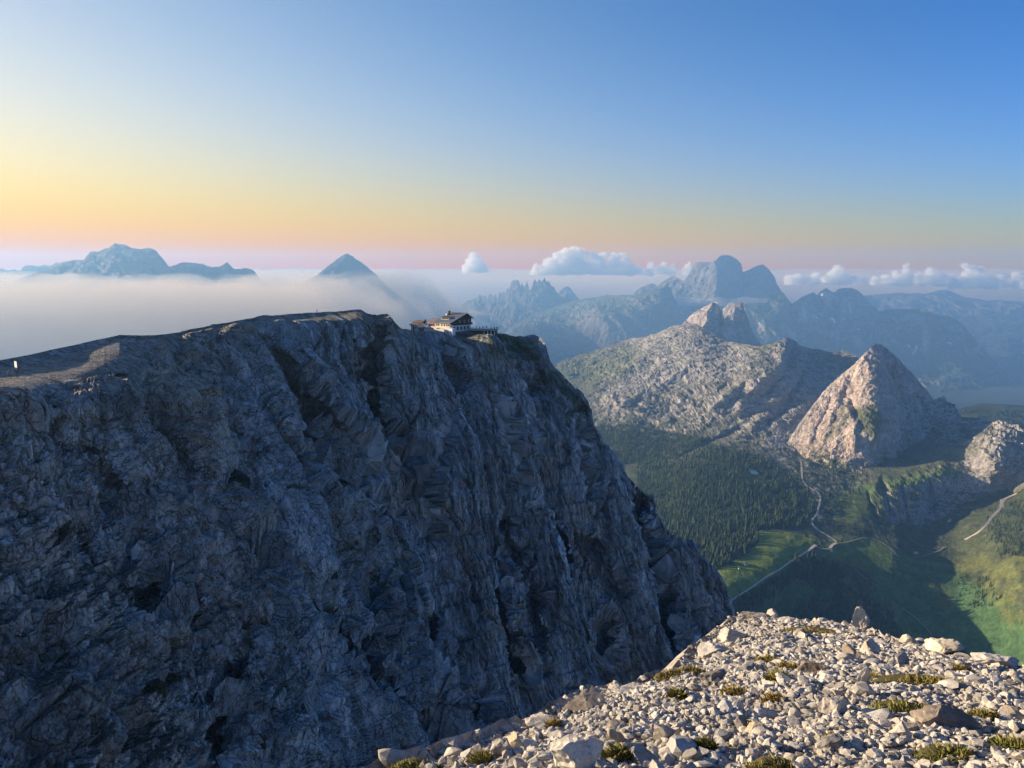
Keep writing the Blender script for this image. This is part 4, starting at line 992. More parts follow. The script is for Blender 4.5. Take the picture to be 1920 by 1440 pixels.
#            outline, how many, height range, name of the stand
STANDS = [
    (FOREST[0], 4600, (14, 25), 0), (FOREST[1], 1900, (12, 20), 1),
    ([(1480, 1052), (1530, 1045), (1585, 1075), (1580, 1110), (1530, 1105), (1490, 1085)], 190, (14, 24), 2),
    ([(1370, 1135), (1500, 1060), (1510, 1075), (1450, 1120), (1400, 1160), (1375, 1160)], 260, (13, 22), 3),
    ([(1500, 1130), (1580, 1100), (1640, 1120), (1700, 1180), (1690, 1215), (1560, 1190), (1480, 1160)], 280, (12, 21), 4),
    ([(1470, 860), (1560, 860), (1640, 880), (1600, 930), (1550, 980), (1535, 900), (1510, 900)], 520, (6, 13), 5),
    ([(1640, 925), (1700, 900), (1830, 880), (1800, 940), (1720, 975), (1650, 985)], 260, (4, 10), 6),
    ([(1850, 960), (1940, 930), (1960, 1040), (1880, 1050), (1850, 1010)], 460, (8, 16), 7),
    ([(1530, 975), (1580, 975), (1610, 1000), (1580, 1005), (1540, 990)], 60, (6, 12), 8),
    ([(1790, 1080), (1850, 1080), (1880, 1130), (1830, 1150), (1800, 1120)], 110, (7, 14), 9),
    ([(1240, 800), (1330, 770), (1480, 790), (1500, 850), (1400, 850), (1330, 830)], 420, (5, 11), 10),
]
STAND_LABEL = ['dark spruce in the big wood between the cliff foot and the meadow', 'spruce in the blue shaded wood on the far slope behind the cliff edge', 'tall spruce in the round clump just below the road junction',
               'spruce along the slope under the pale gravel road', 'spruce on the dim slope above the pale scree edge', 'small spruce among the pale rocks under the pyramid', 'small spruce on the gullied grassy knoll',
               'spruce on the dark slope under the curving gravel road', 'small spruce beside the bend of the road above the junction', 'spruce in the shaded hollow of the dark meadow', 'small spruce on the rocky slope above the little lake']
tr = np.random.default_rng(21)
cand = []
for poly, cnt, (h0, h1), sid in STANDS:
    P_ = np.array(poly, float); lo = P_.min(0); hi = P_.max(0); got = 0; it = 0
    while got < cnt and it < 60:
        it += 1
        qx = tr.uniform(lo[0], hi[0], 4000); qy = tr.uniform(lo[1], hi[1], 4000)
        k = inside(qx, qy, poly)
        dn = fbm(qx / 22 + sid, qy / 12, oct=3)
        k &= (dn > tr.uniform(-0.55, 0.25, 4000)) if sid not in (0,) else (dn + 0.75 * smoothstep(1510, 1370, qx) > tr.uniform(-0.30, 0.62, 4000))
        for j in np.nonzero(k)[0][:cnt - got]:
            cand.append((qx[j], qy[j], tr.uniform(h0, h1) * (0.75 + 0.25 * tr.random()), sid))
        got = sum(1 for c_ in cand if c_[3] == sid)
cand = np.array(cand)
TP = valley.point(cand[:, 0], cand[:, 1])
for q in ROADS['road'] + ROADS['path']:
    d_, _, _ = polydist(cand[:, 0], cand[:, 1], q[0]); keep = d_ > 3.5
    cand = cand[keep]; TP = TP[keep]
keep = ((cand[:, 0] - 1412) / 20) ** 2 + ((cand[:, 1] - 893) / 15) ** 2 > 1
cand = cand[keep]; TP = TP[keep]
size = cand[:, 2] / TP[:, 1] * FPX
# hidden by the cliff or the scree edge: skip for the ones built singly
vis = cand[:, 0] > np.interp(cand[:, 1], [700, 850, 930, 1000, 1040, 1090, 1150], [1045, 1135, 1222, 1262, 1305, 1352, 1372]) + 4
vis &= cand[:, 1] < np.interp(cand[:, 0], [1280, 1390, 1600, 1650, 1760, 1920], [1200, 1140, 1130, 1160, 1180, 1230])
order = np.argsort(-np.where(vis, size, 0)); single = set(order[:300].tolist())
protos = []
for k in range(6):
    V1, F1 = spruce_arrays(100 + k, 5, 8); V2, F2 = trunk_arrays()
    protos.append((np_mesh('crown', V1, F1, colors=None), np_mesh('trunk', V2, F2)))
    protos[-1][0].materials.append(M_NEEDLE); protos[-1][1].materials.append(M_BARK)
for j in order[:300]:
    px_, py_, hh, sid = cand[j]
    root = empty('spruce_tree', TP[j], tr.uniform(0, 6.28)); root.scale = (hh * 1.15, hh * 1.15, hh)
    lab = STAND_LABEL[int(sid)]
    if sid == 0:
        if math.hypot(px_ - 1412, (py_ - 884) * 1.5) < 60: lab = 'dark spruce standing near the little lake'
        elif py_ > 1025: lab = 'dark spruce in the lowest corner of the wood beside the cliff'
        elif py_ > 985 and px_ > 1370: lab = 'dark spruce on the edge of the wood facing the bright meadow'
        elif px_ > 1480: lab = 'dark spruce on the road side fringe of the big wood'
        elif px_ < np.interp(py_, [850, 930, 1000, 1090], [1135, 1222, 1262, 1352]) + 45: lab = 'dark spruce in the big wood right against the cliff profile'
        elif py_ < 930: lab = 'dark spruce in the upper half of the big wood'
    tag(root, lab, 'tree', 'spruces: ' + lab)
    a_, b_ = protos[tr.integers(6)]
    for nm, me in (('crown', a_), ('trunk', b_)):
        o = bpy.data.objects.new(nm, me); o.parent = root; COL.objects.link(o)
lowp = [spruce_arrays(200 + k, 2, 6) for k in range(5)]
VV, FF, CT, off = [], [], [], 0
for j in range(len(cand)):
    if j in single: continue
    V1, F1 = lowp[j % 5]; hh = cand[j, 2] * tr.uniform(0.6, 1.15); a_ = tr.uniform(0, 6.28); c_, s_ = math.cos(a_), math.sin(a_)
    W_ = np.stack([(V1[:, 0] * c_ - V1[:, 1] * s_) * hh * 1.15, (V1[:, 0] * s_ + V1[:, 1] * c_) * hh * 1.15, V1[:, 2] * hh - 0.08 * hh], 1) + TP[j]
    VV.append(W_); FF.append(F1 + off); off += len(V1); CT.append(np.full((len(V1), 3), tr.random(), np.float32))
fo = link_mesh('forest', np_mesh('forest', np.concatenate(VV), np.concatenate(FF), False, np.concatenate(CT)), M_NEEDLE_MASS)
tag(fo, kind='stuff')
# ------------------------------------------------------------------ fog and clouds
M_FOG = volume_mat('fog_air', (0.72, 0.63, 0.53), 8.0e-4, 0.10)
def fog_sheet(name, x0, x1, y0, y1, ztop, zbot, amp, lam, nx=115, ny=80, seed=0.0, edge=3500.0, mat=M_FOG):
    X, Y = np.meshgrid(np.linspace(x0, x1, nx), np.linspace(y0, y1, ny))
    n = fbm(X / lam + seed, Y / lam, oct=5, gain=0.6)
    puff = np.clip(1 - np.abs(perlin(X / lam * 1.6 + 9, Y / lam * 1.6 + seed)) * 2.4, -0.5, 1)
    e = np.minimum(np.minimum(X - x0, x1 - X), np.minimum(Y - y0, y1 - Y))
    s = smoothstep(0, edge, e + 900 * n * smoothstep(0, 600, e))
    amp = amp * np.maximum(1, Y / (y0 * 1.35))
    top = zbot + (ztop - zbot) * (0.02 + 0.98 * s) + amp * (n + 0.5 * puff) * s
    T_ = np.stack([X, Y, top], -1).reshape(-1, 3); B_ = np.stack([X, Y, np.full_like(X, zbot)], -1).reshape(-1, 3)
    F = grid_faces(ny, nx)[:, ::-1]; k = nx * ny
    rim = list(range(nx)) + [r * nx + nx - 1 for r in range(1, ny)] + [(ny - 1) * nx + c for c in range(nx - 2, -1, -1)] + [r * nx for r in range(ny - 2, 0, -1)]
    rim = np.array(rim); nxt = np.roll(rim, -1)
    side = np.stack([rim, rim + k, nxt + k, nxt], 1)[:, ::-1]
    o = link_mesh(name, np_mesh(name, np.concatenate([T_, B_]), np.concatenate([F, F[:, ::-1] + k, side]), True), mat)
    return tag(o, kind='stuff')
fog_sheet('fog', -15000, -350, 3600, 12500, -146, -760, 80, 1050, seed=2.0, edge=1150.0)
M_FOG2 = volume_mat('fog_bank_air', (0.95, 0.96, 1.0), 1.6e-3, 0.4)
fog_sheet('fog', 2350, 4300, 11700, 12500, -500, -610, 34, 420, 80, 40, 5.0, 330.0, M_FOG2)

M_CLOUD = volume_mat('cumulus', (1.0, 1.0, 1.0), 9.0e-3, 0.0)
M_FOG3 = volume_mat('fog_rim_air', (0.86, 0.78, 0.70), 1.1e-3, 0.3)
fog_sheet('fog', -5300, -1550, 6450, 7150, -92, -430, 46, 420, 110, 40, 9.0, 330.0, M_FOG3)
fog_sheet('fog', -2500, -1150, 7150, 7700, -128, -430, 34, 360, 70, 36, 12.0, 280.0, M_FOG3)
def cloud(label, lumps, d, flat, seed):
    """lumps: (px, py, radius px) of the billows seen from the summit, at distance d"""
    r_ = np.random.default_rng(seed)
    bm = bmesh.new()
    s = d / FPX
    base = [(q[0] + r_.uniform(-4, 4), q[1] + q[2] * 0.9, q[2]) for q in lumps]
    for (px, py, rp) in lumps:
        for k in range(3):
            ox, oy = (0, 0) if k == 0 else (r_.uniform(-.8, .8) * rp, r_.uniform(-.5, .5) * rp)
            rr = rp * s * (1.0 if k == 0 else r_.uniform(0.45, 0.75))
            c = at(px + ox, py + oy, d + (r_.uniform(-1.0, 1.0) * rp * s * (1.0 if k else 0.5)))
            mt = Matrix.Translation(c) @ Matrix.Diagonal((rr, rr, rr * 0.85, 1))
            bmesh.ops.create_icosphere(bm, subdivisions=2, radius=1.0, matrix=mt)
    for (px, py, rp) in base:
        c = at(px, py, d + r_.uniform(-.5, .5) * rp * s)
        gap = max(c.z - flat, 2 * s); c.z = flat + gap * 0.45
        bmesh.ops.create_icosphere(bm, subdivisions=2, radius=1.0, matrix=Matrix.Translation(c) @ Matrix.Diagonal((rp * s * 1.6, rp * s * 1.4, gap * 0.55 + 1.5 * s, 1)))
    me = bpy.data.meshes.new('cloud'); bm.to_mesh(me); bm.free()
    o = bpy.data.objects.new('cloud', me); COL.objects.link(o)
    md = o.modifiers.new('union', 'REMESH'); md.mode = 'VOXEL'; md.voxel_size = 2.2 * s
    dg = bpy.context.evaluated_depsgraph_get(); ev = o.evaluated_get(dg)
    me2 = bpy.data.meshes.new_from_object(ev); o.modifiers.clear()
    n = len(me2.vertices); V = np.zeros(n * 3, np.float32); me2.vertices.foreach_get('co', V); V = V.reshape(-1, 3)
    N = np.zeros(n * 3, np.float32); me2.vertices.foreach_get('normal', N); N = N.reshape(-1, 3)
    q = V / (11 * s)
    dsp = 3.6 * s * (np.clip(1 - np.abs(perlin(q[:, 0], q[:, 1], q[:, 2])) * 2.2, -1, 1) - 0.45) + 3.0 * s * fbm(q[:, 0] * 2, q[:, 1] * 2, q[:, 2] * 2, oct=3)
    V = V + N * dsp[:, None]
    V[:, 2] = np.maximum(V[:, 2], flat + 5 * s * perlin(V[:, 0] / (16 * s), V[:, 1] / (16 * s)))
    me2.vertices.foreach_set('co', V.ravel()); me2.polygons.foreach_set('use_smooth', np.ones(len(me2.polygons), bool)); me2.update()
    o.data = me2; me2.materials.clear(); me2.materials.append(M_CLOUD)
    return tag(o, label, 'cloud')
fog_sheet('fog', -40000, 40000, 17300, 62000, -315, -1300, 110, 4200, 150, 70, 7.0, 2500.0, volume_mat('cloud_deck_air', (0.64, 0.55, 0.49), 5.0e-4, 0.1))
DC = 18600.0
def zc(py): return float(pdir(960, py)[1]) * DC
cloud('small lone cumulus cloud over the hut, above the pinnacled crest', [(886, 481, 9), (896, 486, 9), (880, 488, 8), (892, 496, 11), (905, 498, 8), (886, 504, 8)], DC, zc(512), 1)
cloud('widest cumulus cloud with a cream lit side, between the crest and the double summit', [(1030, 492, 11), (1045, 480, 10), (1060, 473, 9), (1074, 469, 9), (1090, 474, 10), (1060, 488, 12), (1085, 490, 13), (1020, 502, 9), (1005, 500, 7), (1110, 480, 10), (1130, 480, 9), (1150, 481, 9), (1168, 480, 8), (1175, 488, 9), (1120, 494, 12), (1150, 495, 12), (1180, 498, 9), (1195, 502, 7), (1220, 498, 7), (1245, 496, 7), (1260, 501, 7), (1235, 505, 8), (1205, 508, 7), (1050, 506, 9), (1090, 508, 9), (1140, 508, 9)], DC, zc(516), 2)
cloud('small cream cloud tucked against the shoulder of the double summit', [(1290, 500, 5), (1294, 494, 4), (1284, 508, 6), (1297, 505, 5)], DC, zc(516), 3)
cloud('low cloud bank with one bright domed top just beyond the double summit', [(1478, 522, 8), (1495, 520, 9), (1512, 523, 8), (1530, 518, 9), (1548, 522, 8), (1570, 505, 9), (1562, 512, 9), (1580, 514, 9), (1595, 522, 9), (1615, 524, 9), (1640, 524, 8), (1660, 522, 9)], DC, zc(534), 4)
cloud('cloud bank with two pillar tops above the dark wall', [(1678, 512, 7), (1680, 522, 9), (1699, 498, 6), (1700, 508, 7), (1704, 518, 9), (1725, 520, 10), (1742, 506, 7), (1752, 512, 8), (1765, 520, 10), (1745, 524, 10), (1785, 522, 10)], DC, zc(536), 5)
cloud('big lumpy cloud with peach lit folds near the picture edge, over the blue valley', [(1812, 500, 7), (1822, 502, 7), (1835, 506, 9), (1790, 530, 11), (1805, 526, 10), (1825, 522, 11), (1845, 520, 10), (1860, 524, 9), (1880, 520, 8), (1875, 512, 5), (1905, 516, 8), (1920, 522, 9), (1940, 520, 12), (1965, 515, 12), (1990, 522, 13)], DC, zc(542), 6)

# ------------------------------------------------------------------ the scree of the summit
GS = 0.388
def plane_z(y): return np.where(y > 2.0, -1.87 - GS * (y - 2.6), -1.637 - 0.02 * (2.0 - y))
def plane_hit(px, py):
    a, b = pdir(px, py); d = (1.87 - GS * 2.6) / (-b - GS)
    return float(a) * d, d
RIM_PX = [(665, 1440), (720, 1422), (760, 1412), (820, 1392), (880, 1368), (940, 1350), (1000, 1326), (1080, 1286), (1118, 1270), (1150, 1264), (1195, 1262), (1235, 1246), (1268, 1240), (1290, 1218), (1316, 1196), (1340, 1180), (1365, 1160), (1390, 1152), (1420, 1153), (1460, 1154), (1500, 1158), (1540, 1160), (1580, 1160), (1610, 1166), (1632, 1176), (1650, 1184), (1680, 1194), (1710, 1200), (1750, 1206), (1790, 1212), (1815, 1220), (1850, 1232), (1890, 1240), (1925, 1250), (1980, 1270), (2060, 1300), (2250, 1372), (2500, 1470)]
rim = [plane_hit(*q) for q in RIM_PX]
RIMP = [(-1.3, -3.0), (-0.95, 0.0), (-0.75, 1.6)] + rim + [(6.0, 1.6), (6.4, -3.0)]
def ground_z(x, y):
    x = np.asarray(x, float); y = np.asarray(y, float)
    base = plane_z(y)
    d, _, _ = polydist(x, y, RIMP + [RIMP[0]])
    out = ~inside(x, y, RIMP)
    n = 0.075 * fbm(x / 1.1, y / 1.1, oct=3) + 0.035 * fbm(x / 0.32 + 4, y / 0.32, oct=4, gain=0.6)
    fall = np.where(out, 1.0 * d + 0.55 * d * d, 0)
    inner = np.where(out, 0, -0.10 * np.exp(-d / 0.25))
    rough = np.where(out, 0.5 * smoothstep(0, 2, d) * fbm(x / 1.6, y / 1.6 + 3, oct=4), 0)
    return base + n - np.minimum(fall, 45) + inner + rough
gx = np.linspace(-6, 12, 270); gy = np.linspace(-3, 15, 270)
GX, GY = np.meshgrid(gx, gy)
GZ = ground_z(GX, GY)
def ground_at(x, y):
    fx = np.clip((np.asarray(x, float) - gx[0]) / (gx[1] - gx[0]), 0, len(gx) - 1.001); fy = np.clip((np.asarray(y, float) - gy[0]) / (gy[1] - gy[0]), 0, len(gy) - 1.001)
    i = fx.astype(int); j = fy.astype(int); u = fx - i; v = fy - j
    return (GZ[j, i] * (1 - u) + GZ[j, i + 1] * u) * (1 - v) + (GZ[j + 1, i] * (1 - u) + GZ[j + 1, i + 1] * u) * v
GP = np.stack([GX, GY, GZ], -1)
gn = grid_normals(GP)
def scree_col():
    n = fbm(GX / 0.25, GY / 0.25, oct=4); n2 = fbm(GX / 1.2 + 7, GY / 1.2, oct=3)
    c = np.broadcast_to(C3(0.36, 0.32, 0.27), GP.shape) * (1 + 0.3 * n)[..., None]
    return np.clip(mixc(c, np.broadcast_to(C3(0.20, 0.165, 0.12), GP.shape), smoothstep(0.0, 0.4, n2 + 0.4 * n) * 0.7), 0.03, 0.6)
M_SCREE = terrain_mat('scree_ground', (6.0, 30.0), 0.35, 0.9, 0.03)
F_ = grid_faces(270, 270)[:, ::-1]
sg = link_mesh('scree_slope', np_mesh('scree_slope', GP.reshape(-1, 3), F_, False, scree_col().reshape(-1, 3)), M_SCREE)
tag(sg, kind='structure')

def stone_mat(name, a, b_, warm, dark=0.35):
    m, n, l, b = new_mat(name)
    tc = n.new('ShaderNodeTexCoord'); oi = n.new('ShaderNodeObjectInfo'); ge = n.new('ShaderNodeNewGeometry')
    no = n.new('ShaderNodeTexNoise'); no.inputs['Scale'].default_value = 9; no.inputs['Detail'].default_value = 8; no.inputs['Roughness'].default_value = 0.7
    n2 = n.new('ShaderNodeTexNoise'); n2.inputs['Scale'].default_value = 70; n2.inputs['Detail'].default_value = 6; n2.inputs['Roughness'].default_value = 0.75
    n3 = n.new('ShaderNodeTexNoise'); n3.inputs['Scale'].default_value = 3.1; n3.inputs['Detail'].default_value = 3
    for q in (no, n2, n3): l.new(ge.outputs['Position'], q.inputs['Vector'])
    at_ = n.new('ShaderNodeAttribute'); at_.attribute_name = 'col'
    add = n.new('ShaderNodeMath'); add.operation = 'ADD'; l.new(oi.outputs['Random'], add.inputs[0]); l.new(at_.outputs['Fac'], add.inputs[1])
    fr = n.new('ShaderNodeMath'); fr.operation = 'FRACT'; l.new(add.outputs[0], fr.inputs[0])
    cr = n.new('ShaderNodeValToRGB'); e = cr.color_ramp.elements
    e[0].position = 0; e[0].color = (*a, 1); e[1].position = 1; e[1].color = (*b_, 1)
    k = e.new(0.90); k.color = (0.20, 0.165, 0.135, 1); k = e.new(0.95); k.color = (*b_, 1); k = e.new(0.45); k.color = (*warm, 1); k = e.new(0.75); k.color = tuple(0.5 * (p + q) for p, q in zip(a, b_)) + (1,)
    l.new(fr.outputs[0], cr.inputs[0])
    def mul(col, fac, lo, hi):
        mr = n.new('ShaderNodeMapRange'); mr.inputs['From Min'].default_value = 0.34; mr.inputs['From Max'].default_value = 0.66
        mr.inputs['To Min'].default_value = lo; mr.inputs['To Max'].default_value = hi; l.new(fac, mr.inputs['Value'])
        mx = n.new('ShaderNodeMix'); mx.data_type = 'RGBA'; mx.blend_type = 'MULTIPLY'; mx.inputs['Factor'].default_value = 1
        l.new(col, mx.inputs[6]); l.new(mr.outputs[0], mx.inputs[7]); return mx.outputs[2]
    c = mul(cr.outputs[0], no.outputs['Fac'], 0.72, 1.2); c = mul(c, n2.outputs['Fac'], 0.78, 1.18); c = mul(c, n3.outputs['Fac'], 0.8, 1.15)
    l.new(c, b.inputs['Base Color'])
    bp = n.new('ShaderNodeBump'); bp.inputs['Strength'].default_value = 0.55; bp.inputs['Distance'].default_value = 0.012
    ad = n.new('ShaderNodeMath'); ad.operation = 'MULTIPLY_ADD'; ad.inputs[1].default_value = 0.35
    l.new(n2.outputs['Fac'], ad.inputs[0]); l.new(no.outputs['Fac'], ad.inputs[2]); l.new(ad.outputs[0], bp.inputs['Height']); l.new(bp.outputs[0], b.inputs['Normal'])
    return m
M_STONE = stone_mat('limestone', (0.50, 0.465, 0.415), (0.37, 0.35, 0.32), (0.48, 0.42, 0.34))
M_PALE = stone_mat('pale_limestone', (0.53, 0.485, 0.42), (0.46, 0.42, 0.36), (0.51, 0.44, 0.34))
M_TAN = stone_mat('tan_limestone', (0.42, 0.33, 0.23), (0.36, 0.29, 0.22), (0.46, 0.37, 0.25))
M_GREY = stone_mat('grey_limestone', (0.25, 0.235, 0.215), (0.20, 0.19, 0.18), (0.27, 0.235, 0.20))

def ico(sub):
    bm = bmesh.new(); bmesh.ops.create_icosphere(bm, subdivisions=sub, radius=1.0)
    V = np.array([v.co[:] for v in bm.verts], np.float32); F = np.array([[v.index for v in f.verts] for f in bm.faces], np.int32); bm.free()
    return V, F
ICO = {k: ico(k) for k in (1, 2, 3, 4)}
def rock_arrays(seed, sub, shape=(1, 0.8, 0.6), cuts=11, lo=0.55, rough=0.05):
    """an angular broken stone: a ball cut by random planes, roughened; about 2 x 1.6 x 1.2 before scaling"""
    r_ = np.random.default_rng(seed); V, F = ICO[sub]; V = V.copy()
    D = r_.normal(size=(cuts, 3)); D /= np.linalg.norm(D, axis=1, keepdims=True)
    for k in range(cuts):
        h = r_.uniform(lo, 0.80); s = V @ D[k] - h
        V = V - np.maximum(s, 0)[:, None] * D[k][None]
    if rough:
        q = V * 1.7 + seed
        V = V * (1 + rough * fbm(q[:, 0], q[:, 1], q[:, 2], oct=4, gain=0.6))[:, None]
    V = V / np.abs(V).max(0)
    return V * np.array(shape, np.float32), F
def inview(x, y, z, m=50):
    cp, sp = math.cos(PITCH), math.sin(PITCH)
    fwd = y * cp - z * sp; up = y * sp + z * cp
    px = 960 + FPX * x / np.maximum(fwd, 1e-3); py = 720 - FPX * up / np.maximum(fwd, 1e-3)
    return (fwd > 0.3) & (px > -m) & (px < 1920 + m) & (py < 1440 + m * 2), px, py
rr = np.random.default_rng(77)
def scatter(n, margin=60):
    out = []
    while len(out) < n:
        x = rr.uniform(-1.2, 8, 20000); y = rr.uniform(0.9, 11.5, 20000)
        k = inside(x, y, RIMP); v, px, py = inview(x, y, plane_z(y), margin)
        k &= v
        out += list(zip(x[k], y[k]))
    return np.array(out[:n])

# patches of turf: (px, py, half width px, half height px, dry)
TUFTS = [(1520, 1180, 58, 11, .6, 'wide golden turf cushion behind the standing stone'), (1715, 1284, 66, 13, .45, 'widest turf cushion, olive, among gravel above the long boulder'), (1690, 1331, 40, 13, .1, 'bright green turf just uphill of the long boulder'), (1846, 1341, 20, 9, .3, 'small dark green tuft past the end of the long boulder'),
         (1902, 1396, 26, 13, .1, 'grass tuft at the picture edge below the long boulder'), (1766, 1410, 32, 19, .1, 'tall green grass tuft in the gravel below the long boulder'), (1452, 1432, 34, 14, .35, 'yellow green grass clump at the bottom edge of the scree'), (1300, 1254, 20, 9, .55, 'yellowish turf on the rim beside the cliff drop'),
         (1252, 1256, 22, 9, .4, 'dark olive turf at the lip of the drop'), (1437, 1234, 15, 6, .5, 'small olive turf strip under the rim rocks'), (1478, 1254, 20, 8, .7, 'brownish tuft between two grey blocks'), (1458, 1282, 15, 8, .2, 'round green tuft left of the leaning slab'), (1450, 1316, 16, 8, .9, 'rusty dry tuft among small stones'),
         (775, 1424, 34, 12, .15, 'green turf at the low end of the scree rim'), (1038, 1344, 10, 8, .95, 'brown dry tuft on the bare slab'), (1160, 1432, 18, 10, .2, 'small green tuft beside the big lumpy boulder'), (1270, 1308, 10, 7, .2, 'tiny dark green tuft on the gravel below the rim'), (900, 1426, 16, 7, .4, 'low olive tuft near the bottom edge under the yellow block'),
         (1376, 1300, 18, 6, .75, 'dry straw patch between grey stones'), (1415, 1366, 12, 6, .6, 'thin straw tuft in the middle of the scree'), (1560, 1396, 12, 7, .4, 'thin green tuft beside the dark slab'), (1324, 1405, 12, 7, .3, 'small tuft by the grey stone at the lower scree'), (1640, 1272, 14, 6, .6, 'small dry tuft behind the leaning slab'), (1800, 1252, 12, 6, .6, 'small straw tuft near the far rim boulders')]
tuft_xy = [plane_hit(q[0], q[1] + q[3] * 0.4) for q in TUFTS]

def hero_spot(px, py_base):
    x, y = plane_hit(px, py_base); z = float(ground_at(np.array([x]), np.array([y]))[0])
    return x, y, z
#        centre px, base px, width px, height px, material, subdivision, depth ratio, name, label, tilt
HEROES = [(1612, 1174, 36, 41, 'P', .8, 'standing_stone', 'pointed standing stone upright on the rim, tallest thing on the skyline of the scree'),
          (1630, 1230, 48, 36, 'P', .8, 'boulder', 'pale grey block below the standing stone'),
          (1592, 1236, 34, 32, 'T', .8, 'boulder', 'brownish stone left of the pale grey block'),
          (1533, 1160, 18, 18, 'P', .9, 'rock', 'small round white stone on the rim left of the stone pair'),
          (1560, 1158, 24, 22, 'P', .9, 'rock', 'round white stone on the rim beside the standing stone'),
          (1545, 1166, 30, 14, 'P', .9, 'rock', 'low flat white stone under the round rim stone'),
          (1518, 1262, 50, 30, 'S', .8, 'boulder', 'long grey block with a flat top, uphill of the leaning slab'),
          (1617, 1292, 30, 38, 'P', .25, 'slab', 'thin pale slab leaning upright in the middle of the scree'),
          (1785, 1362, 124, 40, 'T', .6, 'boulder', 'long tan boulder, widest on the scree'),
          (1702, 1204, 38, 24, 'P', 1., 'boulder', 'rounded pale boulder on the rim right of the standing stone'),
          (1768, 1216, 62, 30, 'P', 1., 'boulder', 'broad domed boulder on the rim'),
          (1855, 1242, 100, 34, 'S', 1., 'boulder', 'long flat outcrop boulder at the right end of the rim'),
          (1336, 1276, 56, 26, 'G', .7, 'boulder', 'dark grey block beside the turf at the drop'),
          (1306, 1292, 30, 17, 'G', .8, 'rock', 'small dark flat stone under the dark grey block'),
          (1084, 1462, 104, 78, 'P', .9, 'boulder', 'big lumpy white boulder at the bottom edge'),
          (1153, 1392, 36, 34, 'T', .9, 'boulder', 'angular yellow block right of the lumpy white boulder'),
          (941, 1418, 40, 32, 'S', .8, 'boulder', 'square cut block at the low end of the rim'),
          (966, 1402, 62, 40, 'T', .8, 'boulder', 'yellow lit block behind the square cut one'),
          (1240, 1390, 54, 38, 'S', .8, 'boulder', 'large grey stone with a sunlit top right of the yellow block'),
          (1567, 1338, 64, 40, 'S', .7, 'boulder', 'sharp edged wedge of rock in the middle of the scree'),
          (1557, 1402, 52, 24, 'G', .7, 'slab', 'dark flat slab lying below the wedge'),
          (1297, 1424, 34, 26, 'G', .9, 'rock', 'dark rounded stone at the lower edge of the scree'),
          (1390, 1366, 30, 28, 'G', .9, 'rock', 'rounded grey stone in the lower middle of the scree'),
          (1493, 1348, 28, 26, 'P', .7, 'rock', 'flat faced pale stone left of the wedge'),
          (1410, 1160, 60, 26, 'S', 1., 'boulder', 'knobbly outcrop at the highest corner of the rim above the cliff'),
          (1450, 1160, 30, 28, 'P', 1., 'boulder', 'pale knob on the skyline next to the knobbly outcrop'),
          (1480, 1166, 34, 20, 'S', 1., 'boulder', 'flat topped rim block right of the pale knob'),
          (1375, 1196, 60, 36, 'S', 1., 'boulder', 'wide grey outcrop on the edge of the drop'),
          (1335, 1222, 60, 34, 'P', 1., 'boulder', 'pale outcrop stepping down along the drop'),
          (1180, 1282, 90, 16, 'P', 1., 'boulder', 'long bare rock slab along the drop'),
          (1110, 1306, 110, 22, 'P', 1., 'boulder', 'broad bare rock shoulder falling to the cliff'),
          (1030, 1344, 90, 20, 'P', 1., 'boulder', 'sloping bare rock low on the drop'),
          (890, 1388, 30, 26, 'S', .9, 'rock', 'upright stone on the rim at the low end of the drop'),
          (1400, 1256, 36, 24, 'S', .9, 'rock', 'squat stone uphill of the rusty tuft'),
          (1660, 1256, 40, 14, 'S', .8, 'slab', 'low flat stone behind the leaning slab'),
          (1688, 1388, 40, 26, 'S', .8, 'rock', 'pale stone left of the tall green tuft'),
          (1700, 1372, 44, 24, 'T', .8, 'rock', 'tan stone touching the end of the long boulder')]
MATS = {'P': M_PALE, 'T': M_TAN, 'S': M_STONE, 'G': M_GREY}
hero_xy = []
for k, (px, pb, wpx, hpx, mt, dr, nm, lab) in enumerate(HEROES):
    if nm != 'standing_stone': wpx, hpx = wpx * 0.86, hpx * 0.84
    if pb < 1260 and nm == 'boulder': wpx, hpx = wpx * 0.86, hpx * 0.86
    x, y, z = hero_spot(px, pb)
    sl = math.sqrt(x * x + y * y + z * z) * 0.97
    wm = wpx / FPX * sl; hm = hpx / FPX * sl / math.cos(0.42)
    big = wpx > 34
    V, F = rock_arrays(500 + k * 3, 4 if big else 3, (0.5, 0.5 * dr, 0.5), 13 if nm != 'slab' else 9, 0.4 if nm != 'slab' else 0.6, 0.13 if big else 0.08)
    if nm == 'standing_stone': V[:, :2] *= (1.0 - 0.75 * np.clip(V[:, 2:3] + 0.05, 0, 1))
    if big:
        q = V * np.array([wm, wm, hm]) * 14
        V = V + (0.05 * (ridged(q[:, 0] + k, q[:, 1], q[:, 2], oct=4) - 0.5) + 0.02 * fbm(q[:, 0] * 3, q[:, 1] * 3, q[:, 2] * 3, oct=3))[:, None] * np.sign(V) * np.abs(V) * 4
    V = V * np.array([wm * 1.08, wm * 1.08, hm * 1.25], np.float32)
    me = np_mesh(nm, V, F, False)
    o = link_mesh(nm, me, MATS[mt])
    hero_xy.append((x, y, max(wm, 0.1) * 0.5))
    tilt = 0.35 if lab.startswith('thin pale slab') else 0.0
    o.location = (x, y, z + hm * 0.40)
    o.rotation_euler = (rr.uniform(-.12, .12) - (0.25 if nm not in ('standing_stone',) and not tilt else 0.0), tilt * 0.6, rr.uniform(-.4, .4) if wpx < 90 else rr.uniform(-.1, .1))
    tag(o, lab, 'rock' if nm != 'boulder' else 'boulder')

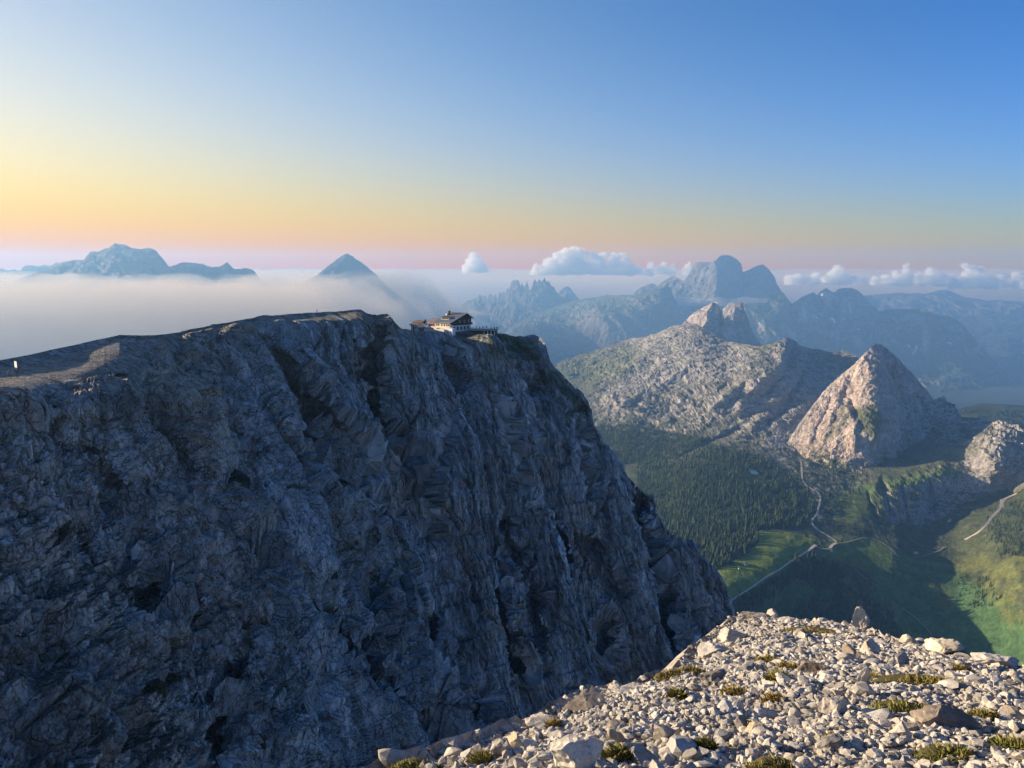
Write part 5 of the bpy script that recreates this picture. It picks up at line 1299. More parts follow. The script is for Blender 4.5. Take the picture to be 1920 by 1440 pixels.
rock_me = []
for k in range(30):
    V, F = rock_arrays(900 + k, 2, (1, rr.uniform(.55, .95), rr.uniform(.32, .75)), 9, 0.34, 0.035)
    rock_me.append(np_mesh('rock', V * 0.5, F, False)); rock_me[-1].materials.append(M_STONE)
def clear_of(x, y, r):
    for (hx, hy, hr) in hero_xy:
        if (x - hx) ** 2 + (y - hy) ** 2 < (hr + r * 0.4) ** 2: return False
    for (tx, ty), q in zip(tuft_xy, TUFTS):
        dd = math.hypot(ty, 1.8 + ty * .39); rx = q[2] / FPX * dd
        if ((x - tx) / (rx * 0.8)) ** 2 + ((y - ty) / (rx * 0.8)) ** 2 < 1: return False
    return True
import re as _re
def short(lab): return 'the ' + ' '.join(_re.split(r',| with | on | at | beside | below | above | left of | right of | under | in | uphill | just | behind | touching | next to | lying | leaning | stepping | falling | low at | along | between | past | near | by | low on | among ', lab)[0].split()[:6])
HN = [(a_[0], a_[1], short(h_[-1])) for a_, h_ in zip(hero_xy, HEROES)] + [(t_[0], t_[1], short(q_[-1])) for t_, q_ in zip(tuft_xy, TUFTS)]
pts = scatter(6000); placed = []
n_ind = 0
SIZES = ['small', 'mid-sized', 'large']
for (x, y) in pts:
    if n_ind >= 262: break
    sz = 0.046 + 0.090 * rr.random() ** 3.2 + 0.004 * y
    if not clear_of(x, y, sz * 0.5): continue
    if any((x - a) ** 2 + (y - b_) ** 2 < (0.33 * (sz + c)) ** 2 for a, b_, c in placed): continue
    placed.append((x, y, sz)); n_ind += 1
    z = float(ground_at(np.array([x]), np.array([y]))[0])
    o = bpy.data.objects.new('rock', rock_me[rr.integers(30)])
    o.location = (x, y, z + sz * 0.14); o.scale = (sz, sz, sz)
    o.rotation_euler = (rr.normal(0, 0.30) - 0.3, rr.normal(0, 0.30), rr.uniform(0, 6.28))
    COL.objects.link(o)
    o.material_slots[0].link = 'OBJECT'; o.material_slots[0].material = M_STONE if rr.random() < 0.62 else (M_PALE if rr.random() < 0.5 else (M_TAN if rr.random() < 0.55 else M_GREY))
    mk = o.material_slots[0].material
    kind = {M_STONE: 'grey beige', M_PALE: 'whitish', M_TAN: 'tan', M_GREY: 'dark grey'}[mk]
    hx, hy, hn = min(HN, key=lambda q_: (q_[0] - x) ** 2 + (q_[1] - y) ** 2)
    rel = ('uphill of' if y > hy else 'downhill of') if abs(y - hy) * 1.2 > abs(x - hx) else ('on the cliff side of' if x < hx else 'on the valley side of')
    gap = math.hypot(x - hx, y - hy); near_ = 'just ' if gap < 0.28 else ('well ' if gap > 0.6 else '')
    side = 'near the bottom edge of the scree' if y < 3.6 else ('in the middle of the scree slope' if y < 5.6 else 'up by the far rim of the scree')
    tag(o, f"{'large ' if sz > 0.11 else 'small ' if sz < 0.07 else ''}{kind} stone {near_}{rel} {hn}", 'rock', f'loose {kind} stones {side}')

def pile(name, n, s0, s1, sub, seed, powr, mat, lift=0.10, keep_clear=False):
    P_ = scatter(n, 300); r_ = np.random.default_rng(seed)
    Z = ground_at(P_[:, 0], P_[:, 1])
    base = [rock_arrays(seed * 50 + k, sub, (1, r_.uniform(.6, .95), r_.uniform(.35, .75)), 10 if sub > 1 else 7, 0.35, 0.0 if sub == 1 else 0.04) for k in range(24)]
    if sub == 0: base = []
    VV, FF, CC, off = [], [], [], 0
    for j in range(n):
        x, y = P_[j]
        if keep_clear and not clear_of(x, y, s1 * 0.3): continue
        s = (s0 + (s1 - s0) * r_.random() ** powr) * (0.8 + 0.07 * y)
        V, F = base[j % len(base)]
        q = Euler((r_.normal(0, .4) - 0.3, r_.normal(0, .4), r_.uniform(0, 6.28))).to_matrix()
        W_ = (V * 0.5 * s) @ np.array(q).T.astype(np.float32) + np.array([x, y, Z[j] + s * (lift + 0.15 * r_.random())], np.float32)
        VV.append(W_); FF.append(F + off); off += len(V); CC.append(np.full((len(V), 3), r_.random(), np.float32))
    me = np_mesh(name, np.concatenate(VV), np.concatenate(FF), False, np.concatenate(CC))
    o = link_mesh(name, me, mat)
    return tag(o, kind='stuff')
def gravel_base(seed):
    r_ = np.random.default_rng(seed); V, F = ICO[1]
    return V, F
_V12 = None
bm = bmesh.new(); bmesh.ops.create_icosphere(bm, subdivisions=1, radius=1.0); bm.free()
def ico0():
    bm = bmesh.new(); g = (1 + 5 ** .5) / 2
    vs = [(-1, g, 0), (1, g, 0), (-1, -g, 0), (1, -g, 0), (0, -1, g), (0, 1, g), (0, -1, -g), (0, 1, -g), (g, 0, -1), (g, 0, 1), (-g, 0, -1), (-g, 0, 1)]
    fs = [(0, 11, 5), (0, 5, 1), (0, 1, 7), (0, 7, 10), (0, 10, 11), (1, 5, 9), (5, 11, 4), (11, 10, 2), (10, 7, 6), (7, 1, 8), (3, 9, 4), (3, 4, 2), (3, 2, 6), (3, 6, 8), (3, 8, 9), (4, 9, 5), (2, 4, 11), (6, 2, 10), (8, 6, 7), (9, 8, 1)]
    bm.free(); V = np.array(vs, np.float32); V /= np.linalg.norm(V[0]); return V, np.array(fs, np.int32)
ICO[0] = ico0()
ICO[1] = ICO[1]
pile('rubble', 5200, 0.026, 0.085, 1 if len(ICO[1][0]) > 12 else 2, 31, 2.0, M_STONE, 0.10, True)
def gravel(n, seed):
    P_ = scatter(n, 420); r_ = np.random.default_rng(seed); Z = ground_at(P_[:, 0], P_[:, 1])
    V0, F0 = ICO[0]
    base = np.stack([rock_arrays(seed * 70 + k, 0, (1, r_.uniform(.55, .95), r_.uniform(.35, .8)), 5, 0.45, 0.0)[0] for k in range(40)])
    s = (0.013 + 0.034 * r_.random(n) ** 1.8) * (0.75 + 0.09 * P_[:, 1])
    a = r_.uniform(0, 6.28, n); t = r_.normal(0, .5, n); c, s_ = np.cos(a), np.sin(a)
    V = base[np.arange(n) % 40] * (0.55 * s)[:, None, None]
    ct, st_ = np.cos(t), np.sin(t)
    V = np.stack([V[..., 0], V[..., 1] * ct[:, None] - V[..., 2] * st_[:, None], V[..., 1] * st_[:, None] + V[..., 2] * ct[:, None]], -1)
    V = np.stack([V[..., 0] * c[:, None] - V[..., 1] * s_[:, None], V[..., 0] * s_[:, None] + V[..., 1] * c[:, None], V[..., 2]], -1)
    V = V + np.stack([P_[:, 0], P_[:, 1], Z + 0.2 * s], -1)[:, None, :]
    F = F0[None] + (np.arange(n) * 12)[:, None, None]
    C_ = np.repeat(r_.random(n)[:, None, None], 12, 1).repeat(3, 2)
    o = link_mesh('gravel', np_mesh('gravel', V.reshape(-1, 3), F.reshape(-1, 3), False, C_.reshape(-1, 3)), M_STONE)
    return tag(o, kind='stuff')
gravel(28000, 5)

# turf: cushions of blades
def grass_mat(name, c0, c1):
    m, n, l, b = new_mat(name)
    at_ = n.new('ShaderNodeAttribute'); at_.attribute_name = 'col'
    l.new(at_.outputs['Color'], b.inputs['Base Color']); b.inputs['Roughness'].default_value = 0.8
    return m
M_GRASS = grass_mat('turf_blades', None, None)
for (px, py, wx, hy, dry, lab), (tx, ty) in zip(TUFTS, tuft_xy):
    wx *= 1.2; hy *= 1.5
    r_ = np.random.default_rng(int(px * 7 + py))
    dist = math.hypot(ty, 1.8 + ty * .39); rx = wx / FPX * dist; ry = min(rx * 0.75, hy / FPX * dist * 1.9)
    n = int(min(4200, 700 + 36000 * rx * ry))
    A_ = r_.uniform(0, 6.28, n); Q_ = np.sqrt(r_.random(n)); EX, EY = Q_ * np.cos(A_), Q_ * np.sin(A_)
    ok = perlin(EX * 2.3 + px, EY * 2.3) > -0.25
    EX, EY, Q_ = EX[ok], EY[ok], Q_[ok]; n = len(EX)
    x, y = EX * rx, EY * ry
    h = (0.014 + 0.026 * r_.random(n)) * (1.15 - 0.6 * Q_) * (1.5 if wx < 36 and dry < .3 else 1.0) * (0.7 + dist * 0.1)
    w_ = 0.0016 * (0.8 + 0.15 * dist); B_ = r_.uniform(0, 6.28, n); ln = r_.uniform(0.2, 1.1, n) * h
    z = ground_at(tx + x, ty + y) - ground_at(tx, ty) + 0.01
    dx_, dy_ = np.cos(B_), np.sin(B_)
    VV = np.stack([np.stack([x - dy_ * w_, y + dx_ * w_, z], 1), np.stack([x + dy_ * w_, y - dx_ * w_, z], 1), np.stack([x + dx_ * ln * .4 + dy_ * w_ * .7, y + dy_ * ln * .4 - dx_ * w_ * .7, z + h * .65], 1), np.stack([x + dx_ * ln, y + dy_ * ln, z + h], 1)], 1).reshape(-1, 3).tolist()
    FF = (np.arange(n)[:, None, None] * 4 + np.array([[0, 1, 2], [0, 2, 3]])[None]).reshape(-1, 3).tolist()
    G_ = np.where((r_.random(n) < 0.25)[:, None], np.array([[0.24, 0.19, 0.075]]), np.array((0.125, 0.135, 0.026)) * (1 - dry) + np.array((0.27, 0.19, 0.055)) * dry) * r_.uniform(0.6, 1.35, n)[:, None]
    CC = np.repeat(G_, 4, 0).tolist()
    # the cushion of moss and roots under the blades
    k0 = len(VV); Vb, Fb = ICO[2]
    for v in Vb:
        VV.append((v[0] * rx * 0.86, v[1] * ry * 0.86, v[2] * 0.045 - 0.006)); CC.append(np.array((0.075, 0.070, 0.026)) * (1 - dry) + np.array((0.13, 0.095, 0.04)) * dry)
    FF += [tuple(int(i) + k0 for i in f) for f in Fb]
    o = link_mesh('grass_tuft', np_mesh('grass_tuft', np.array(VV), np.array(FF), False, np.array(CC)), M_GRASS)
    o.location = (tx, ty, float(ground_at(np.array([tx]), np.array([ty]))[0]))
    tag(o, lab, 'grass tuft')
# ------------------------------------------------------------------ the hut on the cliff
def bx(bm, x0, x1, y0, y1, z0, z1):
    vs = [bm.verts.new(v) for v in ((x0,y0,z0),(x1,y0,z0),(x1,y1,z0),(x0,y1,z0),(x0,y0,z1),(x1,y0,z1),(x1,y1,z1),(x0,y1,z1))]
    for f in ((0,3,2,1),(4,5,6,7),(0,1,5,4),(1,2,6,5),(2,3,7,6),(3,0,4,7)): bm.faces.new([vs[i] for i in f])
def prism(bm, prof, x0, x1):
    """profile of (y, z) drawn from x0 to x1"""
    a = [bm.verts.new((x0, y, z)) for y, z in prof]; b = [bm.verts.new((x1, y, z)) for y, z in prof]
    n = len(prof)
    bm.faces.new(a[::-1]); bm.faces.new(b)
    for i in range(n): bm.faces.new((a[i], a[(i + 1) % n], b[(i + 1) % n], b[i]))
def part(name, fn, mat, parent, bevel=0.0):
    bm = bmesh.new(); fn(bm)
    bmesh.ops.recalc_face_normals(bm, faces=bm.faces)
    me = bpy.data.meshes.new(name); bm.to_mesh(me); bm.free()
    return link_mesh(name, me, mat, parent)
def box_part(name, b, mat, parent): return part(name, lambda bm: bx(bm, *b), mat, parent)
M_PLASTER = simple_mat('cream_plaster', (0.72, 0.64, 0.52), 0.85, 0.10, 0.8)
M_WHITE = simple_mat('white_plaster', (0.76, 0.74, 0.70), 0.85, 0.08, 0.8)
M_DARKWOOD = simple_mat('dark_wood', (0.060, 0.036, 0.026), 0.8, 0.25, 2.0)
M_ORANGE = simple_mat('larch_boards', (0.50, 0.20, 0.07), 0.7, 0.2, 2.0)
M_ROOF = simple_mat('slate_metal_roof', (0.17, 0.18, 0.20), 0.55, 0.15, 0.7, 0.0, 0.4)
M_BROWNROOF = simple_mat('brown_shingle_roof', (0.13, 0.085, 0.060), 0.8, 0.2, 1.0)
M_GLASS = simple_mat('window_glass', (0.03, 0.04, 0.055), 0.12, 0.1, 1.0, 0.0, 0.6)
M_METAL = simple_mat('galvanised_steel', (0.42, 0.43, 0.44), 0.4, 0.1, 3.0, 0.7)
M_CONC = simple_mat('concrete', (0.34, 0.33, 0.31), 0.9, 0.15, 1.0)
M_DECK = simple_mat('weathered_deck', (0.26, 0.23, 0.20), 0.85, 0.2, 2.0)

RZ = R(-40)
O = at(814, 621.5, 393)
hut = empty('mountain_hut', O, RZ)
tag(hut, 'large mountain hut with a slate gable roof and cream wall on the cliff edge', 'mountain hut')
def roof_z(y): return 4.9 + (y / 12.3) * 4.4 if y <= 12.3 else 9.3 - (y - 12.3) / 5.05 * 2.7
wall = part('wall', lambda bm: prism(bm, [(0.9, -2.5), (0.9, 4.75), (12.3, 9.0), (16.6, 6.75), (16.6, -2.5)], 0.3, 10.6), M_PLASTER, hut)
part('gable_cladding', lambda bm: prism(bm, [(0.9, 4.3), (0.9, 4.7), (12.3, 8.95), (16.6, 6.7), (16.6, 3.3), (4.0, 3.3)], 10.62, 10.85), M_DARKWOOD, hut)
part('gable_base', lambda bm: bx(bm, 10.62, 10.74, 0.95, 16.55, 0.0, 3.28), M_PLASTER, hut)
rf = part('roof', lambda bm: (prism(bm, [(-0.1, 4.85), (12.3, 9.3), (12.3, 9.55), (-0.1, 5.10)], -0.5, 11.9), prism(bm, [(12.3, 9.3), (17.6, 6.35), (17.6, 6.60), (12.3, 9.55)], -0.5, 11.9)), M_ROOF, hut)
part('ridge_cap', lambda bm: prism(bm, [(12.0, 9.47), (12.3, 9.66), (12.6, 9.40)], -0.55, 11.95), M_METAL, rf)
for k in range(9):
    x = 0.4 + k * 1.3
    part('roof_seam', lambda bm, x=x: prism(bm, [(-0.1, 5.10), (12.2, 9.53), (12.2, 9.60), (-0.1, 5.17)], x, x + 0.08), M_ROOF, rf)
part('bargeboard', lambda bm: (prism(bm, [(-0.1, 4.75), (12.3, 9.2), (12.3, 9.57), (-0.1, 5.12)], 11.9, 11.98), prism(bm, [(12.3, 9.2), (17.6, 6.25), (17.6, 6.62), (12.3, 9.57)], 11.9, 11.98)), M_METAL, hut)
dm = part('dormer', lambda bm: prism(bm, [(3.2, 5.9), (3.2, 7.35), (7.4, 7.55), (5.6, 6.6)], 2.0, 7.6), M_PLASTER, hut)
part('dormer_roof', lambda bm: prism(bm, [(2.9, 7.36), (7.6, 7.62), (7.6, 7.74), (2.9, 7.48)], 1.8, 7.8), M_DARKWOOD, dm)
for k in range(5): box_part('pane', (2.35 + k * 1.05, 3.10 + k * 1.05, 3.12, 3.22, 6.55, 7.15), M_GLASS, dm)
ch = box_part('chimney', (1.6, 2.6, 8.6, 9.6, 7.6, 10.5), M_DARKWOOD, hut)
box_part('chimney_cap', (1.45, 2.75, 8.45, 9.75, 10.5, 10.68), M_METAL, ch)
box_part('roof_hatch', (0.6, 1.4, 8.0, 8.8, 7.7, 8.9), M_WHITE, hut)
part('antenna', lambda bm: (bx(bm, 2.0, 2.07, 10.2, 10.27, 8.5, 13.8), bx(bm, 1.7, 2.4, 10.21, 10.26, 12.4, 12.46), bx(bm, 1.8, 2.3, 10.21, 10.26, 13.1, 13.16)), M_METAL, hut)
# front wing with the larch band
fw = part('front_wing', lambda bm: bx(bm, -5.0, 0.28, 0.9, 8.2, -2.5, 4.55), M_PLASTER, hut)
part('larch_band', lambda bm: bx(bm, -4.95, -0.3, 0.80, 0.898, 2.6, 4.4), M_ORANGE, fw)
part('wing_roof', lambda bm: (prism(bm, [(0.3, 4.6), (4.5, 6.5), (4.5, 6.7), (0.3, 4.8)], -5.4, 0.26), prism(bm, [(4.5, 6.5), (8.7, 4.6), (8.7, 4.8), (4.5, 6.7)], -5.4, 0.26)), M_ROOF, hut)
part('wing_ridge', lambda bm: prism(bm, [(4.2, 6.6), (4.5, 6.8), (4.8, 6.6)], -5.45, 0.25), M_METAL, hut)
for x in (-4.3, -3.0, -1.7):
    wd = box_part('window', (x, x + 0.8, 0.74, 0.798, 2.9, 3.9), M_DARKWOOD, hut); box_part('pane', (x + 0.08, x + 0.72, 0.70, 0.738, 2.98, 3.82), M_GLASS, wd)
for x in (0.7, 2.1, 4.4, 6.3, 8.0, 9.4):
    wd = box_part('window', (x, x + 0.85, 0.83, 0.898, 3.1, 4.1), M_DARKWOOD, hut); box_part('pane', (x + 0.08, x + 0.77, 0.79, 0.828, 3.18, 4.02), M_GLASS, wd)
for x in (-3.9, -2.2, 0.9, 3.0, 5.2): 
    wd = box_part('window', (x, x + 0.7, 0.84, 0.898, 0.9, 1.9), M_WHITE, hut); box_part('pane', (x + 0.08, x + 0.62, 0.80, 0.838, 0.98, 1.82), M_GLASS, wd)
dr = box_part('door', (1.9, 2.8, 0.82, 0.898, 0.0, 2.0), M_DARKWOOD, hut); box_part('handle', (2.0, 2.06, 0.78, 0.818, 0.95, 1.10), M_METAL, dr)
for y in (3.0, 5.6, 8.2, 10.8, 13.4):
    wd = box_part('window', (10.745, 10.80, y, y + 1.7, 0.9, 2.7), M_WHITE, hut); box_part('pane', (10.80, 10.84, y + 0.12, y + 1.58, 1.02, 2.58), M_GLASS, wd)
for y in (7.5, 11.0, 14.2):
    wd = box_part('window', (10.86, 10.92, y, y + 1.1, 4.6, 5.8), M_WHITE, hut); box_part('pane', (10.92, 10.95, y + 0.1, y + 1.0, 4.7, 5.7), M_GLASS, wd)
bl = part('balcony', lambda bm: (bx(bm, 10.86, 12.0, 12.6, 16.5, 3.4, 3.55),), M_DARKWOOD, hut)
box_part('balcony_rail', (11.9, 12.0, 12.6, 16.5, 3.56, 4.5), M_DARKWOOD, bl)
# low cream walls of the yard in front
box_part('yard_wall', (4.5, 10.4, -3.2, -0.3, -2.5, 1.7), M_PLASTER, hut)
pw = box_part('parapet', (10.7, 14.8, -1.6, 0.6, -2.0, 2.3), M_WHITE, hut)
box_part('parapet_rail', (10.7, 14.8, -1.58, -1.50, 2.9, 3.0), M_METAL, pw)
for k in range(7): box_part('rail_post', (10.75 + k * 0.66, 10.81 + k * 0.66, -1.57, -1.51, 2.3, 2.9), M_METAL, pw)
box_part('plinth', (-5.1, 10.9, 0.85, 16.8, -5.0, -0.02), M_CONC, hut)

# small house left of it
O2 = at(790, 621.0, 396)
sh = empty('small_house', O2, RZ)
tag(sh, 'small white house with a two step brown roof beside the mountain hut', 'house')
part('wall', lambda bm: prism(bm, [(0, -3), (0, 3.1), (3, 4.5), (6, 3.1), (6, -3)], -8.0, -2.6), M_WHITE, sh)
part('roof', lambda bm: (prism(bm, [(-0.7, 2.85), (3, 4.65), (3, 4.85), (-0.7, 3.05)], -8.6, -2.0), prism(bm, [(3, 4.65), (6.7, 2.85), (6.7, 3.05), (3, 4.85)], -8.6, -2.0)), M_BROWNROOF, sh)
part('roof', lambda bm: prism(bm, [(0.8, 4.1), (3.4, 5.2), (5.6, 4.2), (5.6, 4.4), (3.4, 5.4), (0.8, 4.3)], -6.4, -0.8), M_BROWNROOF, sh)
dr = box_part('door', (-6.6, -5.5, -0.06, -0.002, 0.0, 2.1), M_DARKWOOD, sh)
wd = box_part('window', (-4.6, -3.7, -0.06, -0.002, 0.9, 1.9), M_DARKWOOD, sh); box_part('pane', (-4.52, -3.78, -0.10, -0.062, 0.98, 1.82), M_GLASS, wd)
pc = box_part('porch', (-2.58, 1.6, 0.4, 4.0, -3, 1.5), M_PLASTER, sh)
box_part('porch_roof', (-2.58, 1.8, -0.4, 4.2, 1.52, 1.75), M_BROWNROOF, sh)
for x in (-2.0, -0.6, 0.7): box_part('opening', (x, x + 0.8, 0.32, 0.398, 0.1, 1.2), M_DARKWOOD, pc)
box_part('chimney', (-1.9, -1.2, 4.0, 4.7, 4.2, 5.9), M_BROWNROOF, sh)

# terrace with people
TZ = at(905, 617.5, 392)
tr_ = empty('viewing_terrace', TZ, R(-6))
tag(tr_, 'railed viewing terrace jutting from the hut over the cliff', 'terrace')
box_part('deck', (-7.2, 7.6, -2.6, 5.5, -0.28, 0.0), M_DECK, tr_)
box_part('fascia', (-7.2, 7.6, -2.68, -2.602, -0.5, 0.02), M_CONC, tr_)
for k in range(12):
    x = -7.1 + k * 1.33
    box_part('rail_post', (x, x + 0.07, -2.55, -2.48, 0.0, 1.05), M_METAL, tr_)
box_part('handrail', (-7.2, 7.6, -2.57, -2.46, 1.05, 1.12), M_METAL, tr_)
box_part('handrail', (-7.2, 7.6, -2.55, -2.48, 0.52, 0.56), M_METAL, tr_)
for k in range(6): box_part('rail_post', (7.5, 7.57, -1.2 + k * 1.3, -1.13 + k * 1.3, 0.0, 1.05), M_METAL, tr_)
box_part('handrail', (7.48, 7.59, -2.45, 5.4, 1.05, 1.12), M_METAL, tr_)
for x in (0.8, 2.6, 4.4, 6.2): box_part('pillar', (x, x + 0.4, -1.9, -1.5, -3.6, -0.29), M_WHITE, tr_)
box_part('shaded_base', (-7.0, 7.0, -0.6, 5.0, -5.0, -0.29), M_DARKWOOD, tr_)  # base wall; its dark finish stands in for the shade under the deck

# ------------------------------------------------------------------ people
def person_mesh(pose):
    """a standing figure grown from its skeleton"""
    J = {'pelvis': (0, 0, .95), 'chest': (0, 0, 1.25), 'neck': (0, -.01, 1.47), 'head': (0, -.015, 1.60), 'crown': (0, -.01, 1.72)}
    E = [('pelvis', 'chest'), ('chest', 'neck'), ('neck', 'head'), ('head', 'crown')]
    rad = {'pelvis': .15, 'chest': .165, 'neck': .065, 'head': .095, 'crown': .06}
    for s, n in ((-1, 'l'), (1, 'r')):
        st = (0.10 if pose == 1 else 0.04) * s
        J.update({n + 'hip': (s * .09, 0, .90), n + 'knee': (s * .10, -.02 + st, .48), n + 'ankle': (s * .10, .02 + st * 1.5, .08), n + 'toe': (s * .11, -.14 + st * 1.5, .04)})
        if pose == 2: arm = [(s * .19, 0, 1.40), (s * .26, -.08, 1.15), (s * .12, -.26, 1.28)]
        elif pose == 1: arm = [(s * .19, 0, 1.40), (s * .25, .06 * s, 1.12), (s * .26, -.10 * s - .05, .90)]
        else: arm = [(s * .19, 0, 1.40), (s * .25, .03, 1.12), (s * .25, -.06, .86)]
        for q, p in zip(('sho', 'elb', 'han'), arm): J[n + q] = p
        E += [('pelvis', n + 'hip'), (n + 'hip', n + 'knee'), (n + 'knee', n + 'ankle'), (n + 'ankle', n + 'toe'), ('chest', n + 'sho'), (n + 'sho', n + 'elb'), (n + 'elb', n + 'han')]
        rad.update({n + 'hip': .105, n + 'knee': .065, n + 'ankle': .045, n + 'toe': .04, n + 'sho': .075, n + 'elb': .05, n + 'han': .035})
    names = list(J); idx = {n: i for i, n in enumerate(names)}
    me = bpy.data.meshes.new('person'); me.from_pydata([J[n] for n in names], [(idx[a], idx[b]) for a, b in E], [])
    o = bpy.data.objects.new('person', me); COL.objects.link(o)
    sk = o.modifiers.new('skin', 'SKIN'); su = o.modifiers.new('sub', 'SUBSURF'); su.levels = 1
    for i, n in enumerate(names):
        me.skin_vertices[0].data[i].radius = (rad[n], rad[n] * (0.75 if n in ('chest', 'pelvis') else 1)); me.skin_vertices[0].data[i].use_root = n == 'pelvis'
    dg = bpy.context.evaluated_depsgraph_get()
    m2 = bpy.data.meshes.new_from_object(o.evaluated_get(dg))
    bpy.data.objects.remove(o)
    return m2
PM = [person_mesh(k) for k in range(3)]
M_SKIN = simple_mat('skin', (0.50, 0.30, 0.22), 0.6, 0.05, 3.0)
M_HAIR = simple_mat('hair', (0.05, 0.03, 0.02), 0.7, 0.1, 3.0)
CLOTH = {'red': (0.42, 0.045, 0.03), 'black': (0.02, 0.02, 0.022), 'navy': (0.025, 0.035, 0.09), 'grey': (0.16, 0.16, 0.17), 'white': (0.62, 0.60, 0.57), 'brown': (0.14, 0.08, 0.05), 'blue': (0.06, 0.12, 0.28), 'green': (0.05, 0.10, 0.05)}
CM = {k: simple_mat(k + '_cloth', v, 0.9, 0.1, 4.0) for k, v in CLOTH.items()}
def person(loc, rz, pose, top, legs, label, group=None):
    me = PM[pose].copy(); me.name = 'person'
    me.materials.clear()
    for m in (CM[legs], CM[top], M_SKIN, M_HAIR): me.materials.append(m)
    for p in me.polygons:
        c = p.center; p.use_smooth = True
        hand = abs(c.x) > .17 and c.z < .93 if pose != 2 else c.y < -.22
        p.material_index = 3 if c.z > 1.64 or (c.z > 1.54 and c.y > 0.02) else 2 if c.z > 1.47 or hand else 1 if c.z > 0.90 or abs(c.x) > .19 else 0
    o = bpy.data.objects.new('person', me); COL.objects.link(o)
    o.location = loc; o.rotation_euler = (0, 0, rz)
    return tag(o, label, 'person', group)
pp = cliff.point(594.5, 587.5)
person(Vector(pp) + Vector((0, 0, 0.0)), 0.5, 1, 'red', 'brown', 'person in a red jacket alone on the skyline of the plateau')
TP_ = [(893.5, 2.0, 0, 'black', 'grey', 'person in black at the hut end of the terrace'), (899, 0.6, 2, 'navy', 'black', 'person in navy with raised hands on the terrace'), (905, 1.6, 0, 'brown', 'black', 'person in brown standing mid terrace'), (907.5, -1.2, 1, 'black', 'navy', 'person in black by the middle of the front railing'),
       (911.5, 2.4, 0, 'grey', 'black', 'person in grey further back on the terrace'), (912.8, 0.8, 2, 'black', 'black', 'dark figure beside the person in grey'), (921, 1.0, 0, 'white', 'navy', 'person in a white top on the terrace'), (927, -1.6, 0, 'navy', 'black', 'taller dark blue figure near the outer corner of the terrace'), (931.5, -1.4, 1, 'black', 'grey', 'dark figure at the very end of the terrace')]
for px, yy, ps, tp, lg, lab in TP_:
    x_, z_ = pdir(px, 617.5)
    d_ = 392 + yy
    person((float(x_) * d_, d_, TZ.z + 0.005), random.uniform(0, 6.28), ps, tp, lg, lab, 'visitors on the terrace')
pp = cliff.point(939.5, 627.0)
person(Vector(pp), 1.2, 1, 'black', 'black', 'small dark figure on the turf just beyond the terrace')

# ------------------------------------------------------------------ info board and plank by the path
M_BOARD = simple_mat('board_face', (0.80, 0.78, 0.72), 0.6, 0.08, 3.0)
M_POST = simple_mat('post_wood', (0.16, 0.085, 0.055), 0.85, 0.25, 5.0)
M_PLANK = simple_mat('pale_plank', (0.62, 0.50, 0.33), 0.8, 0.15, 5.0)
bp_ = Vector(cliff.point(31.5, 697))
sc_ = bp_.y / FPX
ib = empty('info_board', bp_, R(-38))
tag(ib, 'white information board on two brown posts by the trodden path', 'sign')
hh = 8 * sc_
for x in (-3.0 * sc_, 3.4 * sc_): part('post', lambda bm, x=x: bx(bm, x - .06, x + .06, -.05, .05, -.5, hh + 1.0), M_POST, ib)
pan = part('panel', lambda bm: bx(bm, -5.6 * sc_, 6.0 * sc_, -.11, -.06, hh, hh + 11.5 * sc_), M_BOARD, ib)
part('panel_frame', lambda bm: (bx(bm, -5.9 * sc_, 6.3 * sc_, -.12, -.05, hh + 11.5 * sc_, hh + 12.2 * sc_), bx(bm, -5.9 * sc_, 6.3 * sc_, -.12, -.05, hh - .7 * sc_, hh)), M_POST, ib)
pk = Vector(cliff.point(12.5, 702))
pl = part('plank', lambda bm: bx(bm, -.09, .09, -.05, .05, -.1, 1.3), M_PLANK, None)
pl.location = pk; pl.rotation_euler = (0, R(38), R(-20))
tag(pl, 'pale wooden plank propped up aslant left of the information board', 'plank')

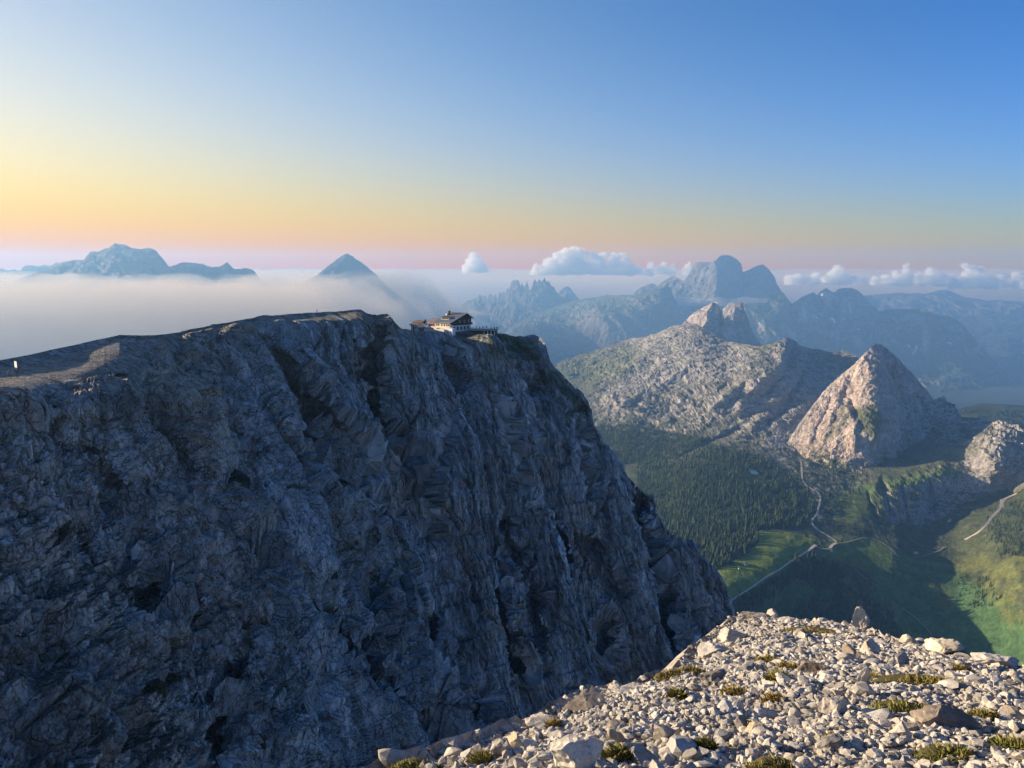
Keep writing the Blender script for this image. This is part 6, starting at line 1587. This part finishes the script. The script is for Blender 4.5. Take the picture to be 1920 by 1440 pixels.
# ------------------------------------------------------------------ far below: huts and a pale boulder
def valley_hut(px, py, w, l, h, wallm, roofm, rz, label, name='hut'):
    r_ = empty(name, Vector(valley.point(px, py)) + Vector((0, 0, 0.3)), rz)
    tag(r_, label, 'hut')
    part('wall', lambda bm: prism(bm, [(-w / 2, -2), (-w / 2, h), (0, h * 1.6), (w / 2, h), (w / 2, -2)], -l / 2, l / 2), wallm, r_)
    part('roof', lambda bm: (prism(bm, [(-w / 2 - .6, h - .2), (0, h * 1.6 + .1), (0, h * 1.6 + .4), (-w / 2 - .6, h + .1)], -l / 2 - .5, l / 2 + .5), prism(bm, [(0, h * 1.6 + .1), (w / 2 + .6, h - .2), (w / 2 + .6, h + .1), (0, h * 1.6 + .4)], -l / 2 - .5, l / 2 + .5)), roofm, r_)
    part('door', lambda bm: bx(bm, -.6, .6, -w / 2 - .08, -w / 2 - .01, 0, 2.0), M_DARKWOOD, r_)
    return r_
M_REDROOF = simple_mat('faded_red_roof', (0.42, 0.26, 0.20), 0.8, 0.15, 1.0)
valley_hut(1399, 1059, 6, 9, 2.6, M_WHITE, M_REDROOF, 0.5, 'red roofed hut alone on the bright meadow below the wood')
valley_hut(1386, 1067, 2.5, 3.5, 1.6, M_WHITE, M_METAL, 0.2, 'tiny white shelter a little downhill of the red roofed hut')
valley_hut(1510, 1005, 4.5, 6, 2.2, M_DARKWOOD, M_BROWNROOF, 0.3, 'dark little hut at the upper edge of the meadow by the road')
valley_hut(1717, 1038, 4, 7, 2.4, M_WHITE, M_METAL, 0.2, 'white hut in the hollow of the dark meadow beside the faint track')
t_ = empty('cable_car_mast', Vector(valley.point(1534, 961)), 0.2)
tag(t_, 'slim bright mast beside the road bend above the junction', 'mast')
part('column', lambda bm: bx(bm, -.8, .8, -.8, .8, -2, 13), M_PLANK, t_)
part('crossarm', lambda bm: bx(bm, -3, 3, -.5, .5, 13.0, 14.2), M_METAL, t_)
part('footing', lambda bm: bx(bm, -1.8, 1.8, -1.8, 1.8, -2.5, 0.8), M_CONC, t_)
V, F = rock_arrays(4242, 3, (3.6, 3.2, 7.5), 10, 0.55, 0.06)
o = link_mesh('boulder', np_mesh('boulder', V, F), M_PALE); o.location = Vector(valley.point(1780, 979)) + Vector((0, 0, 3)); o.rotation_euler = (0, 0.5, 0)
tag(o, 'huge pale boulder on the dark slope under the curving gravel road', 'boulder')
V, F = rock_arrays(4243, 3, (5.0, 3.2, 2.5), 10, 0.55, 0.06)
o = link_mesh('boulder', np_mesh('boulder', V, F), M_PALE); o.location = Vector(valley.point(1869, 1123)) + Vector((0, 0, 1)); o.rotation_euler = (0, 0.1, 0.4)
tag(o, 'pale boulder in the deep shade at the foot of the sunny turf slope', 'boulder')
